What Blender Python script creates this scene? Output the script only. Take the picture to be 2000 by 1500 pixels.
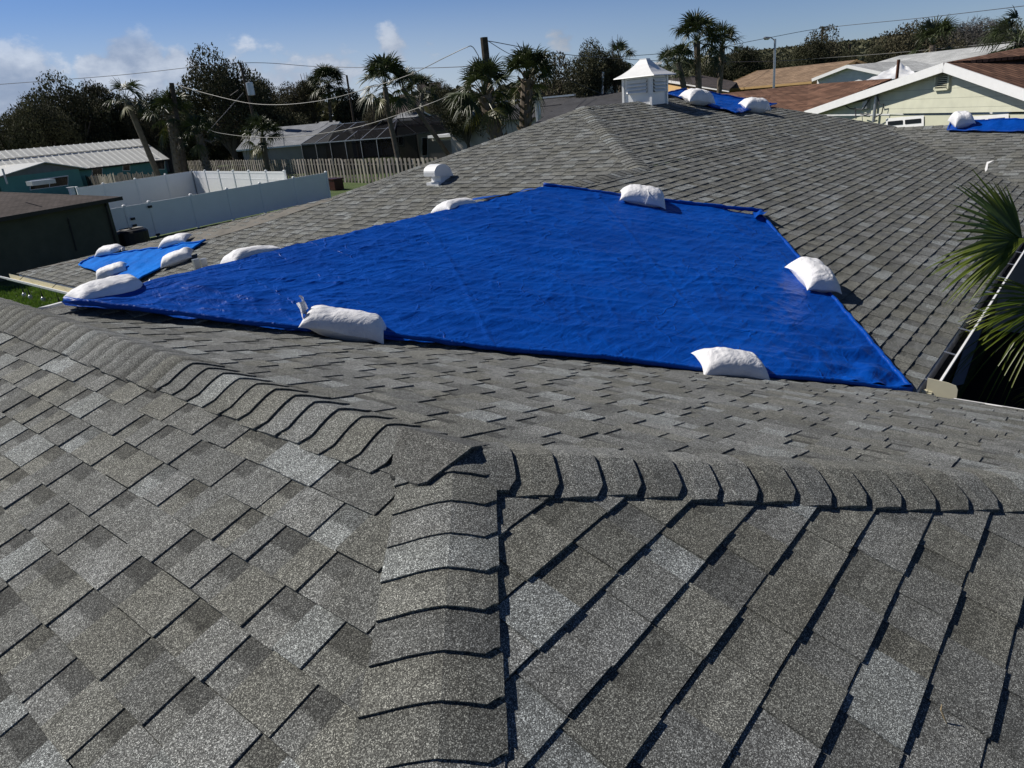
import bpy, math, random
import numpy as np
from mathutils import Vector, Matrix
random.seed(7); rng = np.random.RandomState(7)
S = bpy.context.scene
for o in list(bpy.data.objects): bpy.data.objects.remove(o)
COL = S.collection
R = math.radians
GZ = 4.9                                   # camera height above the ground; the world is x along our eaves, y across them

# ------------------------------------------------------------------ camera, sky, sun, exposure
F_PX, PITCH, ROLL, AZ = 1380.0, R(21.25), R(5.09), R(41.38)
_f = np.array([0, math.cos(PITCH), -math.sin(PITCH)]); _u = np.array([0, math.sin(PITCH), math.cos(PITCH)]); _r = np.array([1.0, 0, 0])
_c, _s = math.cos(ROLL), math.sin(ROLL)
_r, _u = _c * _r - _s * _u, _s * _r + _c * _u
_M = np.array([[math.sin(AZ), math.cos(AZ), 0], [-math.cos(AZ), math.sin(AZ), 0], [0, 0, 1.0]])
_r, _u, _f = _M @ _r, _M @ _u, _M @ _f
cam = bpy.data.cameras.new('camera'); cam.sensor_width = 36; cam.lens = F_PX / 2000 * 36; cam.clip_start = 0.05; cam.clip_end = 5000
co = bpy.data.objects.new('camera', cam); COL.objects.link(co)
co.matrix_world = Matrix([[_r[0], _u[0], -_f[0], 0], [_r[1], _u[1], -_f[1], 0], [_r[2], _u[2], -_f[2], GZ], [0, 0, 0, 1]])
S.camera = co
SUN = Vector((-0.34, 1.0, 1.06)).normalized()
el = math.asin(SUN.z); rot = math.atan2(SUN.x, SUN.y)
w = bpy.data.worlds.new('World'); S.world = w; w.use_nodes = True
SKY_STRENGTH = 0.055
sl = bpy.data.lights.new('sun', 'SUN'); sl.energy = 4.9; sl.angle = R(0.5); sl.color = (1, 0.95, 0.87)
so = bpy.data.objects.new('sun', sl); COL.objects.link(so); so.rotation_euler = SUN.to_track_quat('Z', 'Y').to_euler(); so.location = (0, 0, 60)
S.view_settings.view_transform = 'Standard'; S.view_settings.look = 'None'; S.view_settings.exposure = 0.14; S.view_settings.gamma = 1

def ray(px, py):
    return (px - 1000) / F_PX * _r - (py - 750) / F_PX * _u + _f
CAM = np.array([0, 0, GZ])
def pz(px, py, h):                         # the point seen there at height h above the ground
    d = ray(px, py); return CAM + d * ((h - GZ) / d[2])
def pd(px, py, dist):                      # the point seen there at a horizontal distance
    d = ray(px, py); return CAM + d * (dist / math.hypot(d[0], d[1]))
def pp(px, py, n, p0):                     # the point seen there on a plane
    n = np.asarray(n, float); d = ray(px, py); return CAM + d * ((n @ (np.asarray(p0) - CAM)) / (n @ d))

# world shader: physical sky dimmed overhead to cut fill, + a low bank of cumulus
nt = w.node_tree; N = nt.nodes; L = nt.links; N.clear()
def nd(t, **k):
    n = N.new(t)
    for a, b in k.items(): setattr(n, a, b)
    return n
def vm(op, a, b=None):
    n = nd('ShaderNodeVectorMath', operation=op); L.new(a, n.inputs[0])
    if b is not None:
        if isinstance(b, (tuple, list)): n.inputs[1].default_value = b
        else: L.new(b, n.inputs[1])
    return n
def mth(op, a, b=None, clamp=False):
    n = nd('ShaderNodeMath', operation=op, use_clamp=clamp)
    for i, v in enumerate((a, b)):
        if v is None: continue
        if isinstance(v, (int, float)): n.inputs[i].default_value = v
        else: L.new(v, n.inputs[i])
    return n.outputs[0]
def rng_(v, a, b, c=0.0, d=1.0, smooth=True):
    n = nd('ShaderNodeMapRange'); n.interpolation_type = 'SMOOTHSTEP' if smooth else 'LINEAR'
    L.new(v, n.inputs[0])
    for i, x in enumerate((a, b, c, d)): n.inputs[1 + i].default_value = x
    return n.outputs[0]
sky = nd('ShaderNodeTexSky'); sky.sky_type = 'NISHITA'; sky.sun_disc = False; sky.sun_elevation = el; sky.sun_rotation = rot
sky.air_density = 1.0; sky.dust_density = 0.0; sky.ozone_density = 3.0
tc = nd('ShaderNodeTexCoord'); dirv = tc.outputs['Generated']
sunward = vm('DOT_PRODUCT', dirv, tuple(SUN)).outputs['Value']
sep = nd('ShaderNodeSeparateXYZ'); L.new(dirv, sep.inputs[0]); elev = sep.outputs[2]
stretch = vm('MULTIPLY', dirv, (1, 1, 1.7)).outputs[0]
n1 = nd('ShaderNodeTexNoise'); n1.inputs['Scale'].default_value = 11; n1.inputs['Detail'].default_value = 9; n1.inputs['Roughness'].default_value = 0.58; L.new(stretch, n1.inputs['Vector'])
n2 = nd('ShaderNodeTexNoise'); n2.inputs['Scale'].default_value = 3.2; n2.inputs['Detail'].default_value = 3; L.new(stretch, n2.inputs['Vector'])
dens = mth('ADD', mth('MULTIPLY', n1.outputs['Fac'], 0.85), mth('MULTIPLY', n2.outputs['Fac'], 0.16))
# named cumulus heads: direction, size, strength
heads = [((262, 118), .034, .30), ((195, 142), .022, .25), ((30, 165), .05, .22), ((350, 130), .026, .20), ((640, 108), .05, .13), ((770, 85), .03, .16), ((835, 72), .03, .13), ((560, 122), .05, .12), ((1105, 62), .028, .15), ((1395, 22), .03, .09), ((925, 45), .02, .06), ((480, 118), .04, .12)]
extra = None
for (hx, hy), sz, st in heads:
    d = ray(hx, hy); d = d / np.linalg.norm(d)
    dist = nd('ShaderNodeVectorMath', operation='DISTANCE'); L.new(dirv, dist.inputs[0]); dist.inputs[1].default_value = tuple(d)
    g = rng_(dist.outputs['Value'], 0, sz * 1.8, st * 1.35, 0)
    extra = g if extra is None else mth('MAXIMUM', extra, g)
low = mth('MULTIPLY', mth('MULTIPLY', rng_(elev, 0.0, 0.125, 1, 0), 0.23), rng_(vm('DOT_PRODUCT', dirv, tuple(SUN)).outputs['Value'], 0.2, 0.6, 0.5, 1))
tot = mth('ADD', mth('ADD', dens, extra), low)
mask = mth('MULTIPLY', rng_(tot, 0.69, 0.79), rng_(elev, 0.085, 0.15, 1, 0))
lit = rng_(n1.outputs['Fac'], 0.35, 0.72)
side = rng_(sunward, 0.05, 0.55, 0.45, 1.0)
cl = nd('ShaderNodeMixRGB'); L.new(lit, cl.inputs[0]); cl.inputs[1].default_value = (4.2, 5.3, 7.6, 1); cl.inputs[2].default_value = (12.0, 12.8, 14.2, 1)
cm = nd('ShaderNodeMixRGB', blend_type='MULTIPLY'); cm.inputs[0].default_value = 1; L.new(cl.outputs[0], cm.inputs[1]); L.new(side, cm.inputs[2])
mx = nd('ShaderNodeMixRGB'); L.new(mth('MULTIPLY', mask, 0.8), mx.inputs[0]); tint = nd('ShaderNodeMixRGB', blend_type='MULTIPLY'); tint.inputs[0].default_value = 1; tint.inputs[2].default_value = (0.77, 0.92, 1.30, 1); L.new(sky.outputs[0], tint.inputs[1]); zen = nd('ShaderNodeMixRGB', blend_type='MULTIPLY'); zen.inputs[0].default_value = 1; L.new(tint.outputs[0], zen.inputs[1]); L.new(rng_(elev, 0.22, 0.62, 1.0, 0.40), zen.inputs[2])
hz = nd('ShaderNodeMixRGB'); L.new(mth('MULTIPLY', rng_(elev, 0.0, 0.155, 0.85, 0), rng_(sunward, 0.05, 0.5, 0.25, 1.0)), hz.inputs[0]); L.new(zen.outputs[0], hz.inputs[1]); hz.inputs[2].default_value = (8.6, 9.8, 11.6, 1); L.new(hz.outputs[0], mx.inputs[1]); L.new(cm.outputs[0], mx.inputs[2])
bg = nd('ShaderNodeBackground'); bg.inputs[1].default_value = SKY_STRENGTH; L.new(mx.outputs[0], bg.inputs[0])
wo = nd('ShaderNodeOutputWorld'); L.new(bg.outputs[0], wo.inputs[0])

# ------------------------------------------------------------------ naming, mesh helpers
def tag(o, label=None, cat=None, group=None, kind=None):
    if label: o['label'] = label
    if cat: o['category'] = cat
    if group: o['group'] = group
    if kind: o['kind'] = kind
    return o
def thing(name, label, cat, loc=(0, 0, 0), group=None):
    o = bpy.data.objects.new(name, None); COL.objects.link(o); o.location = tuple(loc); o.empty_display_size = 0.2
    return tag(o, label, cat, group)
class MB:
    def __init__(s): s.v = []; s.f = []; s.t = []; s.uv = {}
    def add(s, verts, faces, tone=None, uv=None):
        b = len(s.v); s.v += [tuple(map(float, p)) for p in verts]
        for k, fc in enumerate(faces):
            if uv is not None: s.uv[len(s.f)] = [uv[i] for i in fc]
            s.f.append(tuple(b + i for i in fc))
        if tone is None: tone = (1, 1, 1)
        if len(np.shape(tone)) == 1: s.t += [tuple(tone)] * len(verts)
        else: s.t += [tuple(x) for x in tone]
        return s
    def quad(s, a, b, c, d, tone=None):            # uv in metres along a->b and a->d
        a, b, c, d = map(np.asarray, (a, b, c, d)); e = b - a; l = np.linalg.norm(e); e = e / max(l, 1e-9)
        nn = np.cross(b - a, d - a); nn = nn / max(np.linalg.norm(nn), 1e-9); g = np.cross(nn, e)
        return s.add([a, b, c, d], [(0, 1, 2, 3)], tone, [((p - a) @ e, (p - a) @ g) for p in (a, b, c, d)])
    def poly(s, pts, tone=None):
        pts = [np.asarray(p, float) for p in pts]; a = pts[0]; e = pts[1] - a; e = e / np.linalg.norm(e); nn = np.cross(pts[1] - a, pts[2] - a); nn /= np.linalg.norm(nn); g = np.cross(nn, e)
        return s.add(pts, [tuple(range(len(pts)))], tone, [((p - a) @ e, (p - a) @ g) for p in pts])
    def obox(s, o, ex, ey, ez, tone=None):         # box from a corner and three edge vectors
        o, ex, ey, ez = (np.asarray(x, float) for x in (o, ex, ey, ez))
        P = [o, o + ex, o + ex + ey, o + ey]; P += [p + ez for p in P]
        F_ = [(0, 3, 2, 1), (4, 5, 6, 7), (0, 1, 5, 4), (1, 2, 6, 5), (2, 3, 7, 6), (3, 0, 4, 7)]
        if np.dot(np.cross(ex, ey), ez) < 0: F_ = [f[::-1] for f in F_]
        return s.add(P, F_, tone)
    def cbox(s, c, ex, ey, ez, tone=None):         # box from its centre
        c, ex, ey, ez = (np.asarray(x, float) for x in (c, ex, ey, ez)); return s.obox(c - ex / 2 - ey / 2 - ez / 2, ex, ey, ez, tone)
    def bar(s, a, b, wd, ht=None, up=(0, 0, 1), tone=None):
        a, b = np.asarray(a, float), np.asarray(b, float); d = b - a; l = np.linalg.norm(d); d = d / l; ht = ht or wd
        y = np.cross(np.asarray(up, float), d); n = np.linalg.norm(y); y = y / n if n > 1e-6 else np.array([1.0, 0, 0]); z = np.cross(d, y)
        return s.obox(a - y * wd / 2 - z * ht / 2, d * l, y * wd, z * ht, tone)
    def tube(s, pts, rad, seg=8, caps=True, tone=None):
        pts = [np.asarray(p, float) for p in pts]; n = len(pts); rad = [rad] * n if np.isscalar(rad) else list(rad)
        V = []; prev = None
        for i, p in enumerate(pts):
            d = pts[min(i + 1, n - 1)] - pts[max(i - 1, 0)]; d = d / max(np.linalg.norm(d), 1e-9)
            x = prev - d * (prev @ d) if prev is not None else np.cross(d, [0, 0, 1.0] if abs(d[2]) < .9 else [1.0, 0, 0])
            x = x / max(np.linalg.norm(x), 1e-9); prev = x; y = np.cross(d, x)
            V += [p + rad[i] * (math.cos(2 * math.pi * k / seg) * x + math.sin(2 * math.pi * k / seg) * y) for k in range(seg)]
        F_ = [(i * seg + k, i * seg + (k + 1) % seg, (i + 1) * seg + (k + 1) % seg, (i + 1) * seg + k) for i in range(n - 1) for k in range(seg)]
        if caps: F_ += [tuple(range(seg))[::-1], tuple((n - 1) * seg + k for k in range(seg))]
        return s.add(V, F_, tone)
    def build(s, name, mat, parent=None, smooth=False, label=None):
        me = bpy.data.meshes.new(name); v = np.array(s.v)
        off = np.zeros(3)
        if parent is not None: off = np.array(WLOC.get(parent.name, tuple(parent.location)))
        me.from_pydata([tuple(p) for p in (v - off)], [], s.f)
        ca = me.color_attributes.new('tone', 'FLOAT_COLOR', 'POINT'); t = np.ones((len(s.v), 4), np.float32); t[:, :3] = np.array(s.t); ca.data.foreach_set('color', t.ravel())
        if s.uv:
            u = me.uv_layers.new(name='UVMap')
            for pi, c in s.uv.items():
                pl = me.polygons[pi]
                for k, li in enumerate(pl.loop_indices): u.data[li].uv = c[k]
        me.materials.append(mat)
        if smooth: me.polygons.foreach_set('use_smooth', [True] * len(me.polygons))
        o = bpy.data.objects.new(name, me); COL.objects.link(o)
        if parent is not None: o.parent = parent; WLOC[o.name] = tuple(off)
        if label: o['label'] = label
        return o
WLOC = {}
def grid_mb(P, tone=None):                 # P: (n,m,3) array
    n, m = P.shape[:2]; mb = MB()
    idx = np.arange(n * m).reshape(n, m)
    F_ = np.stack([idx[:-1, :-1], idx[:-1, 1:], idx[1:, 1:], idx[1:, :-1]], -1).reshape(-1, 4)
    mb.add(P.reshape(-1, 3), [tuple(x) for x in F_.tolist()], tone); return mb
def copy_tree(o, parent=None):
    c = o.copy(); COL.objects.link(c)
    if parent is not None: c.parent = parent
    for ch in list(o.children): copy_tree(ch, c)
    return c
_perm = np.random.RandomState(3).permutation(512)
def noise2(x, y, seed=0):                  # gradient noise, vectorised, about -1..1
    x = np.asarray(x, float) + seed * 17.31; y = np.asarray(y, float) + seed * 9.77
    xi = np.floor(x).astype(int); yi = np.floor(y).astype(int); xf = x - xi; yf = y - yi
    def gr(ix, iy, dx, dy):
        h = _perm[(ix + _perm[iy & 511]) & 511] * (2 * math.pi / 512) * 7; return np.cos(h) * dx + np.sin(h) * dy
    sx = xf * xf * xf * (xf * (xf * 6 - 15) + 10); sy = yf * yf * yf * (yf * (yf * 6 - 15) + 10)
    a = gr(xi, yi, xf, yf); b = gr(xi + 1, yi, xf - 1, yf); c = gr(xi, yi + 1, xf, yf - 1); d = gr(xi + 1, yi + 1, xf - 1, yf - 1)
    return 1.5 * ((a + sx * (b - a)) + sy * ((c + sx * (d - c)) - (a + sx * (b - a))))

# ------------------------------------------------------------------ materials
def newmat(name):
    m = bpy.data.materials.new(name); m.use_nodes = True; t = m.node_tree; b = t.nodes['Principled BSDF']; return m, t, b
def mnode(t, typ, ins=None, **k):
    n = t.nodes.new(typ)
    for a, b in k.items(): setattr(n, a, b)
    for a, b in (ins or {}).items():
        if isinstance(b, bpy.types.NodeSocket): t.links.new(b, n.inputs[a])
        else: n.inputs[a].default_value = b
    return n
def ramp(t, fac, stops):
    n = t.nodes.new('ShaderNodeValToRGB'); t.links.new(fac, n.inputs[0]); e = n.color_ramp.elements
    while len(e) < len(stops): e.new(0.5)
    for i, (p, c) in enumerate(stops): e[i].position = p; e[i].color = (*c, 1) if len(c) == 3 else c
    return n.outputs[0]
def mixc(t, fac, a, b, blend='MIX'):
    n = t.nodes.new('ShaderNodeMixRGB'); n.blend_type = blend
    for i, v in enumerate((fac, a, b)):
        if isinstance(v, bpy.types.NodeSocket): t.links.new(v, n.inputs[i])
        elif i == 0: n.inputs[0].default_value = v
        else: n.inputs[i].default_value = (*v, 1)
    return n.outputs[0]
def objco(t, scale=(1, 1, 1)):
    c = t.nodes.new('ShaderNodeTexCoord'); return mnode(t, 'ShaderNodeMapping', {'Vector': c.outputs['Object'], 'Scale': scale}).outputs[0]
def plain(name, col, rough=0.6, spec=0.4, var=0.12, scale=6.0, bump=0.0, bscale=40.0, metal=0.0, use_tone=True):
    m, t, b = newmat(name); v = objco(t)
    n = mnode(t, 'ShaderNodeTexNoise', {'Vector': v, 'Scale': scale, 'Detail': 6.0, 'Roughness': 0.6})
    c = ramp(t, n.outputs['Fac'], [(0.25, tuple(x * (1 - var) for x in col)), (0.75, tuple(min(1, x * (1 + var)) for x in col))])
    if use_tone:
        a = mnode(t, 'ShaderNodeAttribute', attribute_name='tone'); c = mixc(t, 1.0, c, a.outputs['Color'], 'MULTIPLY')
    t.links.new(c, b.inputs['Base Color']); b.inputs['Roughness'].default_value = rough; b.inputs['Specular IOR Level'].default_value = spec; b.inputs['Metallic'].default_value = metal
    if bump:
        n2 = mnode(t, 'ShaderNodeTexNoise', {'Vector': v, 'Scale': bscale, 'Detail': 4.0}); bp = mnode(t, 'ShaderNodeBump', {'Height': n2.outputs['Fac'], 'Strength': bump, 'Distance': 0.02}); t.links.new(bp.outputs[0], b.inputs['Normal'])
    return m
def shingle_mat(name, base, grain=1.0):
    m, t, b = newmat(name); v = objco(t)
    a = mnode(t, 'ShaderNodeAttribute', attribute_name='tone')
    vo = mnode(t, 'ShaderNodeTexVoronoi', {'Vector': v, 'Scale': 520.0}); sp = mnode(t, 'ShaderNodeSeparateColor', {'Color': vo.outputs['Color']})
    g = ramp(t, sp.outputs[0], [(0.0, (0.22,) * 3), (0.42, (0.55,) * 3), (0.72, (1.05,) * 3), (0.9, (2.1, 2.1, 2.08)), (1.0, (3.8, 3.8, 3.75))])
    g = mixc(t, grain, (1, 1, 1), g)
    bl = mnode(t, 'ShaderNodeTexNoise', {'Vector': v, 'Scale': 2.2, 'Detail': 5.0, 'Roughness': 0.65})
    pt = ramp(t, bl.outputs['Fac'], [(0.3, (0.84, 0.83, 0.80)), (0.7, (1.12, 1.13, 1.15))])
    bl2 = mnode(t, 'ShaderNodeTexNoise', {'Vector': v, 'Scale': 28.0, 'Detail': 3.0, 'Roughness': 0.6})
    pt2 = ramp(t, bl2.outputs['Fac'], [(0.3, (0.82,) * 3), (0.7, (1.16,) * 3)])
    c = mixc(t, 1.0, a.outputs['Color'], g, 'MULTIPLY'); c = mixc(t, 1.0, c, pt, 'MULTIPLY'); c = mixc(t, 1.0, c, pt2, 'MULTIPLY'); c = mixc(t, 1.0, c, base, 'MULTIPLY')
    t.links.new(c, b.inputs['Base Color']); b.inputs['Roughness'].default_value = 0.93; b.inputs['Specular IOR Level'].default_value = 0.25
    bp = mnode(t, 'ShaderNodeBump', {'Height': sp.outputs[1], 'Strength': 0.5, 'Distance': 0.0015}); t.links.new(bp.outputs[0], b.inputs['Normal'])
    return m
def roof_tile_mat(name, c1, c2, w_=0.3, h_=0.14, line=0.35, var=0.2, ms=0.012):
    m, t, b = newmat(name); uv = t.nodes.new('ShaderNodeTexCoord').outputs['UV']
    br = mnode(t, 'ShaderNodeTexBrick', {'Vector': uv, 'Color1': (*c1, 1), 'Color2': (*c2, 1), 'Mortar': tuple(x * line for x in c1) + (1,), 'Scale': 1.0, 'Mortar Size': ms, 'Mortar Smooth': 0.2, 'Bias': 0.0, 'Brick Width': w_, 'Row Height': h_})
    n = mnode(t, 'ShaderNodeTexNoise', {'Vector': objco(t), 'Scale': 0.8, 'Detail': 6.0}); k = ramp(t, n.outputs['Fac'], [(0.3, (1 - var,) * 3), (0.7, (1 + var,) * 3)])
    t.links.new(mixc(t, 1.0, br.outputs['Color'], k, 'MULTIPLY'), b.inputs['Base Color']); b.inputs['Roughness'].default_value = 0.9; b.inputs['Specular IOR Level'].default_value = 0.2
    return m
def leaf_mat(name, c1, c2, rough=0.45, trans=0.25, sc=0.35):
    m, t, b = newmat(name)
    a = mnode(t, 'ShaderNodeAttribute', attribute_name='tone'); n = mnode(t, 'ShaderNodeTexNoise', {'Vector': objco(t), 'Scale': sc, 'Detail': 3.0})
    c = ramp(t, n.outputs['Fac'], [(0.3, c1), (0.7, c2)]); c = mixc(t, 1.0, c, a.outputs['Color'], 'MULTIPLY')
    t.links.new(c, b.inputs['Base Color']); b.inputs['Roughness'].default_value = rough; b.inputs['Specular IOR Level'].default_value = 0.45
    tr = mnode(t, 'ShaderNodeBsdfTranslucent', {'Color': c}); ms = mnode(t, 'ShaderNodeMixShader', {0: trans}); t.links.new(b.outputs[0], ms.inputs[1]); t.links.new(tr.outputs[0], ms.inputs[2])
    t.links.new(ms.outputs[0], t.nodes['Material Output'].inputs[0]); return m
def tarp_mat(name='blue_tarp', k=1.0, rough=0.38, spec=0.16, kg=1.0):
    m, t, b = newmat(name); v = objco(t)
    n = mnode(t, 'ShaderNodeTexNoise', {'Vector': v, 'Scale': 1.6, 'Detail': 7.0, 'Roughness': 0.62})
    c = ramp(t, n.outputs['Fac'], [(0.28, (0.0008 * k, 0.041 * k * kg, 0.265 * k)), (0.72, (0.0012 * k, 0.068 * k * kg, 0.39 * k))])
    # fine creases: two directions of stretched noise plus sparse crack-like folds
    s1 = mnode(t, 'ShaderNodeTexNoise', {'Vector': objco(t, (4.0, 14.0, 14.0)), 'Scale': 1.0, 'Detail': 6.0, 'Distortion': 1.6})
    s2 = mnode(t, 'ShaderNodeTexNoise', {'Vector': objco(t, (9.0, 5.0, 5.0)), 'Scale': 1.0, 'Detail': 6.0, 'Distortion': 2.2})
    dn_ = mnode(t, 'ShaderNodeTexNoise', {'Vector': v, 'Scale': 2.0, 'Detail': 4.0}); dv = mnode(t, 'ShaderNodeVectorMath', {0: dn_.outputs['Color'], 1: (1.1, 1.1, 1.1)}, operation='MULTIPLY'); da = mnode(t, 'ShaderNodeVectorMath', {0: objco(t, (2.6, 1.5, 1.5)), 1: dv.outputs[0]}, operation='ADD'); vo = mnode(t, 'ShaderNodeTexVoronoi', {'Vector': da.outputs[0], 'Scale': 1.0, 'Randomness': 1.0}, feature='DISTANCE_TO_EDGE')
    cr = ramp(t, vo.outputs['Distance'], [(0.0, (1, 1, 1)), (0.025, (0, 0, 0))]); mk = mnode(t, 'ShaderNodeTexNoise', {'Vector': v, 'Scale': 2.6, 'Detail': 2.0}); cr = mixc(t, 1.0, cr, ramp(t, mk.outputs['Fac'], [(0.50, (0, 0, 0)), (0.60, (1, 1, 1))]), 'MULTIPLY')
    h = mnode(t, 'ShaderNodeMath', {0: s1.outputs['Fac'], 1: s2.outputs['Fac']}, operation='ADD')
    b1 = mnode(t, 'ShaderNodeBump', {'Height': h.outputs[0], 'Strength': 0.34, 'Distance': 0.03})
    b2 = mnode(t, 'ShaderNodeBump', {'Height': cr, 'Strength': 0.5, 'Distance': 0.010, 'Normal': b1.outputs[0]})
    wv = mnode(t, 'ShaderNodeTexNoise', {'Vector': v, 'Scale': 180.0, 'Detail': 1.0}); b3 = mnode(t, 'ShaderNodeBump', {'Height': wv.outputs['Fac'], 'Strength': 0.12, 'Distance': 0.002, 'Normal': b2.outputs[0]})
    t.links.new(b3.outputs[0], b.inputs['Normal'])
    a = mnode(t, 'ShaderNodeAttribute', attribute_name='tone'); c = mixc(t, 1.0, c, a.outputs['Color'], 'MULTIPLY')
    t.links.new(c, b.inputs['Base Color']); b.inputs['Roughness'].default_value = rough; b.inputs['Specular IOR Level'].default_value = spec
    return m
def bag_mat():
    m, t, b = newmat('white_woven_sack'); v = objco(t)
    n = mnode(t, 'ShaderNodeTexNoise', {'Vector': v, 'Scale': 5.0, 'Detail': 6.0}); c = ramp(t, n.outputs['Fac'], [(0.3, (0.66, 0.66, 0.68)), (0.7, (0.80, 0.80, 0.82))])
    t.links.new(c, b.inputs['Base Color']); b.inputs['Roughness'].default_value = 0.6; b.inputs['Specular IOR Level'].default_value = 0.3
    s1 = mnode(t, 'ShaderNodeTexNoise', {'Vector': objco(t, (9, 22, 22)), 'Scale': 1.0, 'Detail': 6.0, 'Distortion': 1.5}); b1 = mnode(t, 'ShaderNodeBump', {'Height': s1.outputs['Fac'], 'Strength': 0.3, 'Distance': 0.03})
    wv = mnode(t, 'ShaderNodeTexVoronoi', {'Vector': v, 'Scale': 150.0}); b2 = mnode(t, 'ShaderNodeBump', {'Height': wv.outputs['Distance'], 'Strength': 0.15, 'Distance': 0.003, 'Normal': b1.outputs[0]})
    t.links.new(b2.outputs[0], b.inputs['Normal']); return m
def lapsiding(name, col, step, dark=0.25):
    m, t, b = newmat(name); v = t.nodes.new('ShaderNodeTexCoord').outputs['Object']
    sp = mnode(t, 'ShaderNodeSeparateXYZ', {0: v}); f = mnode(t, 'ShaderNodeMath', {0: sp.outputs[2], 1: 1.0 / step}, operation='MULTIPLY'); fr = mnode(t, 'ShaderNodeMath', {0: f.outputs[0]}, operation='FRACT')
    k = ramp(t, fr.outputs[0], [(0.0, (dark,) * 3), (0.05, (1, 1, 1)), (1.0, (1, 1, 1))]); n = mnode(t, 'ShaderNodeTexNoise', {'Vector': v, 'Scale': 3.0, 'Detail': 5.0}); q = ramp(t, n.outputs['Fac'], [(0.3, tuple(x * .92 for x in col)), (0.7, tuple(min(1, x * 1.06) for x in col))])
    t.links.new(mixc(t, 1.0, q, k, 'MULTIPLY'), b.inputs['Base Color']); b.inputs['Roughness'].default_value = 0.6
    return m
def screen_mat():
    m, t, b = newmat('dark_insect_screen'); b.inputs['Base Color'].default_value = (0.014, 0.014, 0.016, 1); b.inputs['Roughness'].default_value = 0.9; b.inputs['Specular IOR Level'].default_value = 0.0
    tr = t.nodes.new('ShaderNodeBsdfTransparent'); ms = mnode(t, 'ShaderNodeMixShader', {0: 0.8}); t.links.new(tr.outputs[0], ms.inputs[1]); t.links.new(b.outputs[0], ms.inputs[2]); t.links.new(ms.outputs[0], t.nodes['Material Output'].inputs[0]); return m
def ground_mat():
    m, t, b = newmat('lawn_soil'); v = objco(t)
    n = mnode(t, 'ShaderNodeTexNoise', {'Vector': v, 'Scale': 0.5, 'Detail': 8.0, 'Roughness': 0.7}); n2 = mnode(t, 'ShaderNodeTexNoise', {'Vector': v, 'Scale': 14.0, 'Detail': 6.0, 'Roughness': 0.75})
    c = ramp(t, n2.outputs['Fac'], [(0.3, (0.022, 0.04, 0.006)), (0.55, (0.06, 0.105, 0.016)), (0.8, (0.13, 0.16, 0.04))]); c2 = ramp(t, n.outputs['Fac'], [(0.3, (0.7, 0.7, 0.7)), (0.7, (1.2, 1.15, 1.0))])
    t.links.new(mixc(t, 1.0, c, c2, 'MULTIPLY'), b.inputs['Base Color']); b.inputs['Roughness'].default_value = 0.95
    bp = mnode(t, 'ShaderNodeBump', {'Height': n2.outputs['Fac'], 'Strength': 1.0, 'Distance': 0.08}); t.links.new(bp.outputs[0], b.inputs['Normal']); return m
def glass_mat():
    m, t, b = newmat('window_glass'); b.inputs['Base Color'].default_value = (0.012, 0.014, 0.016, 1); b.inputs['Roughness'].default_value = 0.08; b.inputs['Specular IOR Level'].default_value = 0.6; return m
def wood_mat():
    m, t, b = newmat('weathered_cedar'); v = objco(t, (4, 4, 0.7)); a = mnode(t, 'ShaderNodeAttribute', attribute_name='tone')
    n = mnode(t, 'ShaderNodeTexNoise', {'Vector': v, 'Scale': 1.5, 'Detail': 8.0, 'Roughness': 0.7}); c = ramp(t, n.outputs['Fac'], [(0.3, (0.11, 0.10, 0.09)), (0.55, (0.24, 0.225, 0.205)), (0.75, (0.40, 0.38, 0.35))])
    t.links.new(mixc(t, 1.0, c, a.outputs['Color'], 'MULTIPLY'), b.inputs['Base Color']); b.inputs['Roughness'].default_value = 0.9; return m

M_SH = shingle_mat('granule_shingle', (0.150, 0.154, 0.149))
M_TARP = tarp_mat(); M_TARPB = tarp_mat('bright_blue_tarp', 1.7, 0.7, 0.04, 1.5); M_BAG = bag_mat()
M_WHITE = plain('white_paint', (0.78, 0.78, 0.77), 0.35, 0.5, 0.05)
M_VINYL = plain('white_vinyl', (0.80, 0.81, 0.82), 0.4, 0.5, 0.04, 1.0)
M_BEIGE = plain('cream_aluminium', (0.66, 0.62, 0.46), 0.4, 0.4, 0.08, 5)
M_DKGUT = plain('dark_gutter_liner', (0.035, 0.032, 0.028), 0.8, 0.2, 0.4, 9)  # near-black, mottled inside of the gutter
M_STEEL = plain('galvanised_steel', (0.45, 0.46, 0.47), 0.35, 0.5, 0.1, metal=0.7)
M_GRAYWALL = plain('grey_painted_wall', (0.20, 0.21, 0.21), 0.8, 0.2, 0.15, 2)
M_BROWNWALL = plain('olive_brown_stucco', (0.085, 0.09, 0.065), 0.9, 0.2, 0.2, 1.5)
M_TURQ = plain('turquoise_stucco', (0.13, 0.30, 0.27), 0.85, 0.2, 0.1, 1)
M_TAN = plain('tan_stucco', (0.50, 0.33, 0.15), 0.85, 0.2, 0.1, 1)
M_GREIGE = plain('greige_stucco', (0.38, 0.35, 0.31), 0.85, 0.2, 0.1, 1)
M_GREEN = lapsiding('pale_green_siding', (0.60, 0.60, 0.47), 0.25); M_GREENB = plain('pale_green_block', (0.56, 0.56, 0.43), 0.8, 0.2, 0.06, 2)
M_WSIDE = lapsiding('white_siding', (0.74, 0.74, 0.74), 0.2, 0.6)
M_GLASS = glass_mat(); M_DARKM = plain('dark_bronze_metal', (0.018, 0.016, 0.015), 0.5, 0.4, 0.1); M_BLACK = plain('black_plastic', (0.012, 0.012, 0.013), 0.5, 0.4, 0.1)
M_WIRE = plain('cable_jacket', (0.05, 0.05, 0.055), 0.6, 0.3, 0.05); M_WIREL = plain('bare_cable', (0.16, 0.16, 0.155), 0.5, 0.3, 0.05)
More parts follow.
